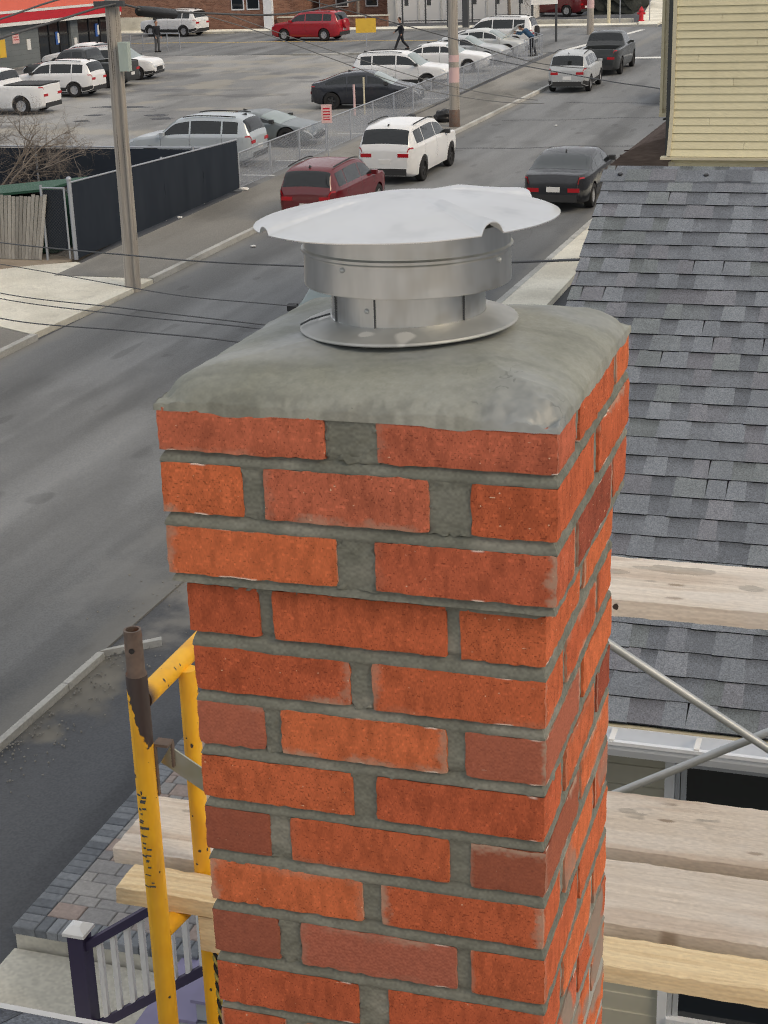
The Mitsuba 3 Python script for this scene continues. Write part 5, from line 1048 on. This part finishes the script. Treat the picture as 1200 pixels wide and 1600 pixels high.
# dark slope and low wall behind the maroon pickup
hm = thing('dark_hedge', 'dark hedge bank right of the third pole at the top edge', 'hedge'); hv = trimesh.creation.box((3.2, 9, 2.6)); hv = hv.subdivide().subdivide().subdivide(); hv.vertices = hv.vertices + (meshkit.noise(hv.vertices * 3)[:, None] - .5) * .5 + [-20.3, 124, 3.4]
part(hm, 'foliage', hv, 'm_hedge', smooth=False)
bl = thing('concrete_barrier', 'pale concrete barrier left of the third utility pole beyond the cross street', 'barrier'); part(bl, 'block', bbox(-26.5, -17.2, 110.6, 110.9, 2.6, 3.0), 'm_walk')

# ================================================================= STREET FURNITURE AND SIGNS
hy = thing('fire_hydrant', 'red fire hydrant on the pale corner sidewalk', 'fire hydrant'); HX_, HY_ = -16.6, 110.4; h0 = gz(0, HY_) + .12
part(hy, 'barrel', lathe([(.001, 0), (.22, 0), (.22, .06), (.15, .08), (.14, .62), (.19, .64), (.19, .70), (.15, .74), (.10, .86), (.04, .9), (.04, .97), (.001, .97)], (HX_, HY_, h0), 20), 'm_red', smooth=35)
part(hy, 'outlet', tube([(HX_ - .27, HY_, h0 + .5), (HX_ + .27, HY_, h0 + .5)], .075, 10), 'm_red', smooth=35); part(hy, 'outlet', tube([(HX_, HY_, h0 + .45), (HX_, HY_ - .27, h0 + .45)], .095, 10), 'm_red', smooth=35)
def signpost(x, y, h, label, plate=None, m_='m_white', r=.035, z=None, mp='m_fencepost', catn='sign post', name='sign_post'):
    k = thing(name, label, catn); z0 = gz(x, y) if z is None else z
    part(k, 'post', tube([(x, y, z0), (x, y, z0 + h)], r, 8), mp, smooth=True)
    if plate:
        w, hh, zc = plate; pl = part(k, 'plate', box((x, y - r - .012, z0 + zc), (w, .012, hh), rz=.28), m_)
        return k, pl
    return k, None
signpost(-16.1, 110.8, 4, 'thin grey pole beside the red hydrant'); signpost(-18.6, 109.0, 2.6, 'cream bollard post right of the third utility pole', r=.12, mp='m_creamtrim', catn='post'); signpost(-17.9, 109.4, 2.6, 'grey parking meter post beside the cream post', plate=(.25, .4, 2.3), m_='m_greytrim')
k, _ = signpost(-18.05, 49.9, 1.75, 'pink no parking sign with red print on a thin post in the chain link fence', plate=(.36, .62, 1.55), m_='m_pink', r=.022, catn='sign', name='fence_sign')
part(k, 'print', cat([box((-18.05, 49.9 - .045, gz(0, 49.9) + z), (.24, .004, h), rz=.28) for z, h in ((1.72, .05), (1.62, .04), (1.53, .04), (1.44, .03), (1.36, .03))]), 'm_red')
k, _ = signpost(-31.2, 94.6, 1.9, 'yellow notice sign at the far edge of the lot, left of the walking person', plate=(1.25, .85, 1.25), m_='m_signyellow', catn='sign', name='notice_sign')
signpost(-20.7, 62.0, 1.5, 'pale wooden stake behind the fence in front of the dark fastback', r=.04, mp='m_creamtrim', catn='post', name='stake'); signpost(-21.0, 61.6, 1.25, 'pinkish marker post beside the pale stake', r=.05, mp='m_pink', catn='post', name='stake')
bbz = thing('billboard_posts', 'pair of heavy grey steel sign posts behind the second utility pole', 'sign posts')
for x, y in ((-29.4, 107.9), (-28.1, 107.1)): part(bbz, 'post', bbox(x - .2, x + .2, y - .2, y + .2, 2.5, 9), 'm_darkpost')
sb = thing('sign_board', 'white sign board on dark posts beside the third utility pole', 'sign')
for x, y in ((-20.9, 95.4), (-19.6, 96.2)): part(sb, 'post', bbox(x - .06, x + .06, y - .06, y + .06, 2.3, 6), 'm_darkpost')
part(sb, 'board', box((-20.25, 95.75, 5.35), (1.7, .12, 1.6), rz=.55), 'm_white'); part(sb, 'print', cat([box((-20.2, 95.66, z), (1.1, .02, .09), rz=.55) for z in (5.9, 5.6, 5.3, 5.0)]), 'm_greytrim')
bg = thing('barricade_fence', 'row of grey crowd barriers at the end of the chain link fence', 'barrier')
for a, b in (((-18.6, 83), (-18.3, 86.2)), ((-18.3, 86.2), (-19.4, 88.4))):
    n_ = 9
    part(bg, 'panel', cat([tube([(a[0] + (b[0] - a[0]) * t_, a[1] + (b[1] - a[1]) * t_, gz(0, a[1]) + .1), (a[0] + (b[0] - a[0]) * t_, a[1] + (b[1] - a[1]) * t_, gz(0, a[1]) + 1.2)], .015, 5) for t_ in np.linspace(0, 1, n_)] + [tube([(a[0], a[1], gz(0, a[1]) + z), (b[0], b[1], gz(0, b[1]) + z)], .02, 6) for z in (.15, 1.2)]), 'm_fencepost', smooth=True)
for x, y, l in ((-17.3, 57.2, 'black rubbish bag left of the second utility pole base'), (-16.4, 58.8, 'black rubbish bag right behind the second utility pole base')):
    m_ = trimesh.creation.icosphere(3, .3); m_.vertices = m_.vertices * [1.2, 1, .9] * (1 + .5 * (meshkit.noise(m_.vertices * 9)[:, None] - .5)) + [x, y, gz(x, y) + .33]; solo('rubbish_bag', m_, 'm_black', l, 'rubbish bag', smooth=True)
rb = thing('railing', 'pale pipe railing at the far left corner of the lot behind the white car', 'railing')
for x in np.linspace(-47.5, -43.2, 6): part(rb, 'post', tube([(x, 93.2, 2.2), (x, 93.2, 3.35)], .03, 6), 'm_fencepost', smooth=True)
part(rb, 'top_rail', tube([(-47.5, 93.2, 3.35), (-43.2, 93.2, 3.35)], .03, 6), 'm_fencepost', smooth=True)

# ================================================================= PEOPLE
def hullbone(a, b, ra, rb): return m3.Manifold.batch_hull([m3.Manifold.sphere(ra, 12).translate(list(map(float, a))), m3.Manifold.sphere(rb, 12).translate(list(map(float, b)))])
def solid(bones, ref=.035, it=6):
    M_ = bones[0]
    for b in bones[1:]: M_ = M_ + b
    me = M_.refine_to_length(ref).to_mesh(); t_ = trimesh.Trimesh(me.vert_properties[:, :3], me.tri_verts, process=True)
    trimesh.smoothing.filter_taubin(t_, lamb=.5, nu=.52, iterations=it); return t_
def person(x, y, ang, label, J, cloth, trousers, sc=1.08):
    k = thing('person', label, 'person'); A = {n_: np.array(v, float) for n_, v in J.items()}; B = hullbone
    A['neck'] = A['chest'] * .2 + A['head'] * .8 - (A['head'] - A['chest']) * .28
    up_ = (A['head'] - A['neck']); up_ /= np.linalg.norm(up_)
    body = [B(A['pelvis'], A['chest'], .12, .135), B(A['chest'], A['neck'], .07, .055), B(A['neck'], A['head'], .055, .085), B(A['head'], A['head'] + up_ * .05, .09, .085)]
    jac = [B(A['pelvis'] + [0, 0, .02], A['chest'], .145, .155)]; tro = [B(A['hl'], A['hr'], .105, .105), B(A['pelvis'], (A['hl'] + A['hr']) / 2, .14, .12)]; sh = []
    for s in 'lr':
        S_, E_, W_, H_, K_, F_ = (A[q + s] for q in ('s', 'e', 'w', 'h', 'k', 'f'))
        body += [B(A['chest'], S_, .09, .06), B(S_, E_, .048, .038), B(E_, W_, .036, .026), B(H_, K_, .08, .055), B(K_, F_, .052, .035)]
        jac += [B(A['chest'], S_, .115, .082), B(S_, E_, .070, .058), B(E_, W_, .056, .045)]; tro += [B(H_, K_, .098, .074), B(K_, F_ + [0, 0, .05], .072, .060)]
        d = (W_ - E_); d /= np.linalg.norm(d); sd = np.cross(d, [1, 0, 0]); sd /= np.linalg.norm(sd) + 1e-9; pm = W_ + d * .085
        body += [B(W_, pm, .026, .030), B(W_ + d * .03, W_ + d * .075 + np.array([.045, 0, 0]), .014, .010)]
        for i_, L_ in enumerate((.070, .080, .074, .058)): o_ = pm + sd * (i_ - 1.5) * .019; body += [B(o_, o_ + d * L_ * .55, .0095, .009), B(o_ + d * L_ * .55, o_ + d * L_ + np.array([.012, 0, 0]), .009, .0075)]
        sh += [B(F_ + [-.05, 0, -.035], F_ + [.15, 0, -.045], .045, .04)]
    hd = A['head']; body += [B(hd + [.085, 0, .01], hd + [.10, 0, -.012], .012, .014)] + [B(hd + [0, s * .088, 0], hd + [0, s * .09, .03], .014, .016) for s in (-1, 1)]
    T_ = np.eye(4); c_, s__ = math.cos(math.radians(ang)), math.sin(math.radians(ang)); T_[:3, :3] = np.array([[c_, -s__, 0], [s__, c_, 0], [0, 0, 1]]) * sc; T_[:3, 3] = (x, y, gz(x, y) + .016)
    def put(nm, m_, ma): m_.apply_transform(T_); return part(k, nm, m_, ma, smooth=True)
    put('body', solid(body, .02, 4), 'm_skin'); put('jacket', solid(jac), cloth); put('trousers', solid(tro), trousers); put('shoes', solid(sh, .03, 3), 'm_black')
    put('hair', solid([B(hd + [-.02, 0, .035], hd + [-.01, 0, .06], .098, .09)], .03, 3), 'm_hair'); put('face_features', cat([trimesh.creation.icosphere(1, .011).apply_translation(hd + [.083, s * .033, .022]) for s in (-1, 1)] + [box(hd + [.088, 0, -.045], (.012, .045, .010))]), 'm_hair')
    return k, put
stand = dict(pelvis=(0, 0, .95), chest=(.02, 0, 1.34), head=(.04, 0, 1.64), sl=(.02, .20, 1.40), sr=(.02, -.20, 1.40), el=(-.02, .25, 1.12), er=(0, -.25, 1.12), wl=(.10, .23, .90), wr=(.10, -.22, .91), hl=(0, .09, .92), hr=(0, -.09, .92), kl=(.03, .10, .50), kr=(.02, -.11, .50), fl=(0, .11, .08), fr=(-.02, -.13, .08))
person(-44.4, 92.4, -20, 'person in dark clothes standing at the far left corner of the lot', stand, 'm_clothdark', 'm_clothgrey')
walk_ = dict(stand); walk_.update(chest=(.05, 0, 1.34), head=(.09, 0, 1.64), el=(-.10, .24, 1.14), wl=(-.02, .22, .93), er=(.16, -.22, 1.14), wr=(.32, -.15, 1.02), kl=(.20, .09, .53), fl=(.36, .10, .09), kr=(-.08, -.09, .50), fr=(-.36, -.10, .14))
k, put = person(-27.9, 91.2, 200, 'person in dark clothes with a pale stripe walking across the lot', walk_, 'm_clothdark', 'm_clothdark')
put('chest_stripe', box((.04, 0, 1.33), (.32, .46, .05)), 'm_white')
lean_ = dict(pelvis=(0, 0, .93), chest=(.30, 0, 1.22), head=(.58, 0, 1.36), sl=(.32, .20, 1.26), sr=(.32, -.20, 1.26), el=(.52, .24, 1.10), er=(.56, -.23, 1.14), wl=(.76, .18, 1.12), wr=(.80, -.15, 1.18), hl=(0, .09, .90), hr=(0, -.09, .90), kl=(.03, .11, .48), kr=(-.06, -.11, .48), fl=(-.02, .12, .08), fr=(-.20, -.12, .08))
person(-19.1, 87.0, 178, 'person in a blue jacket bending under a raised car bonnet', lean_, 'm_clothblue', 'm_clothdark')
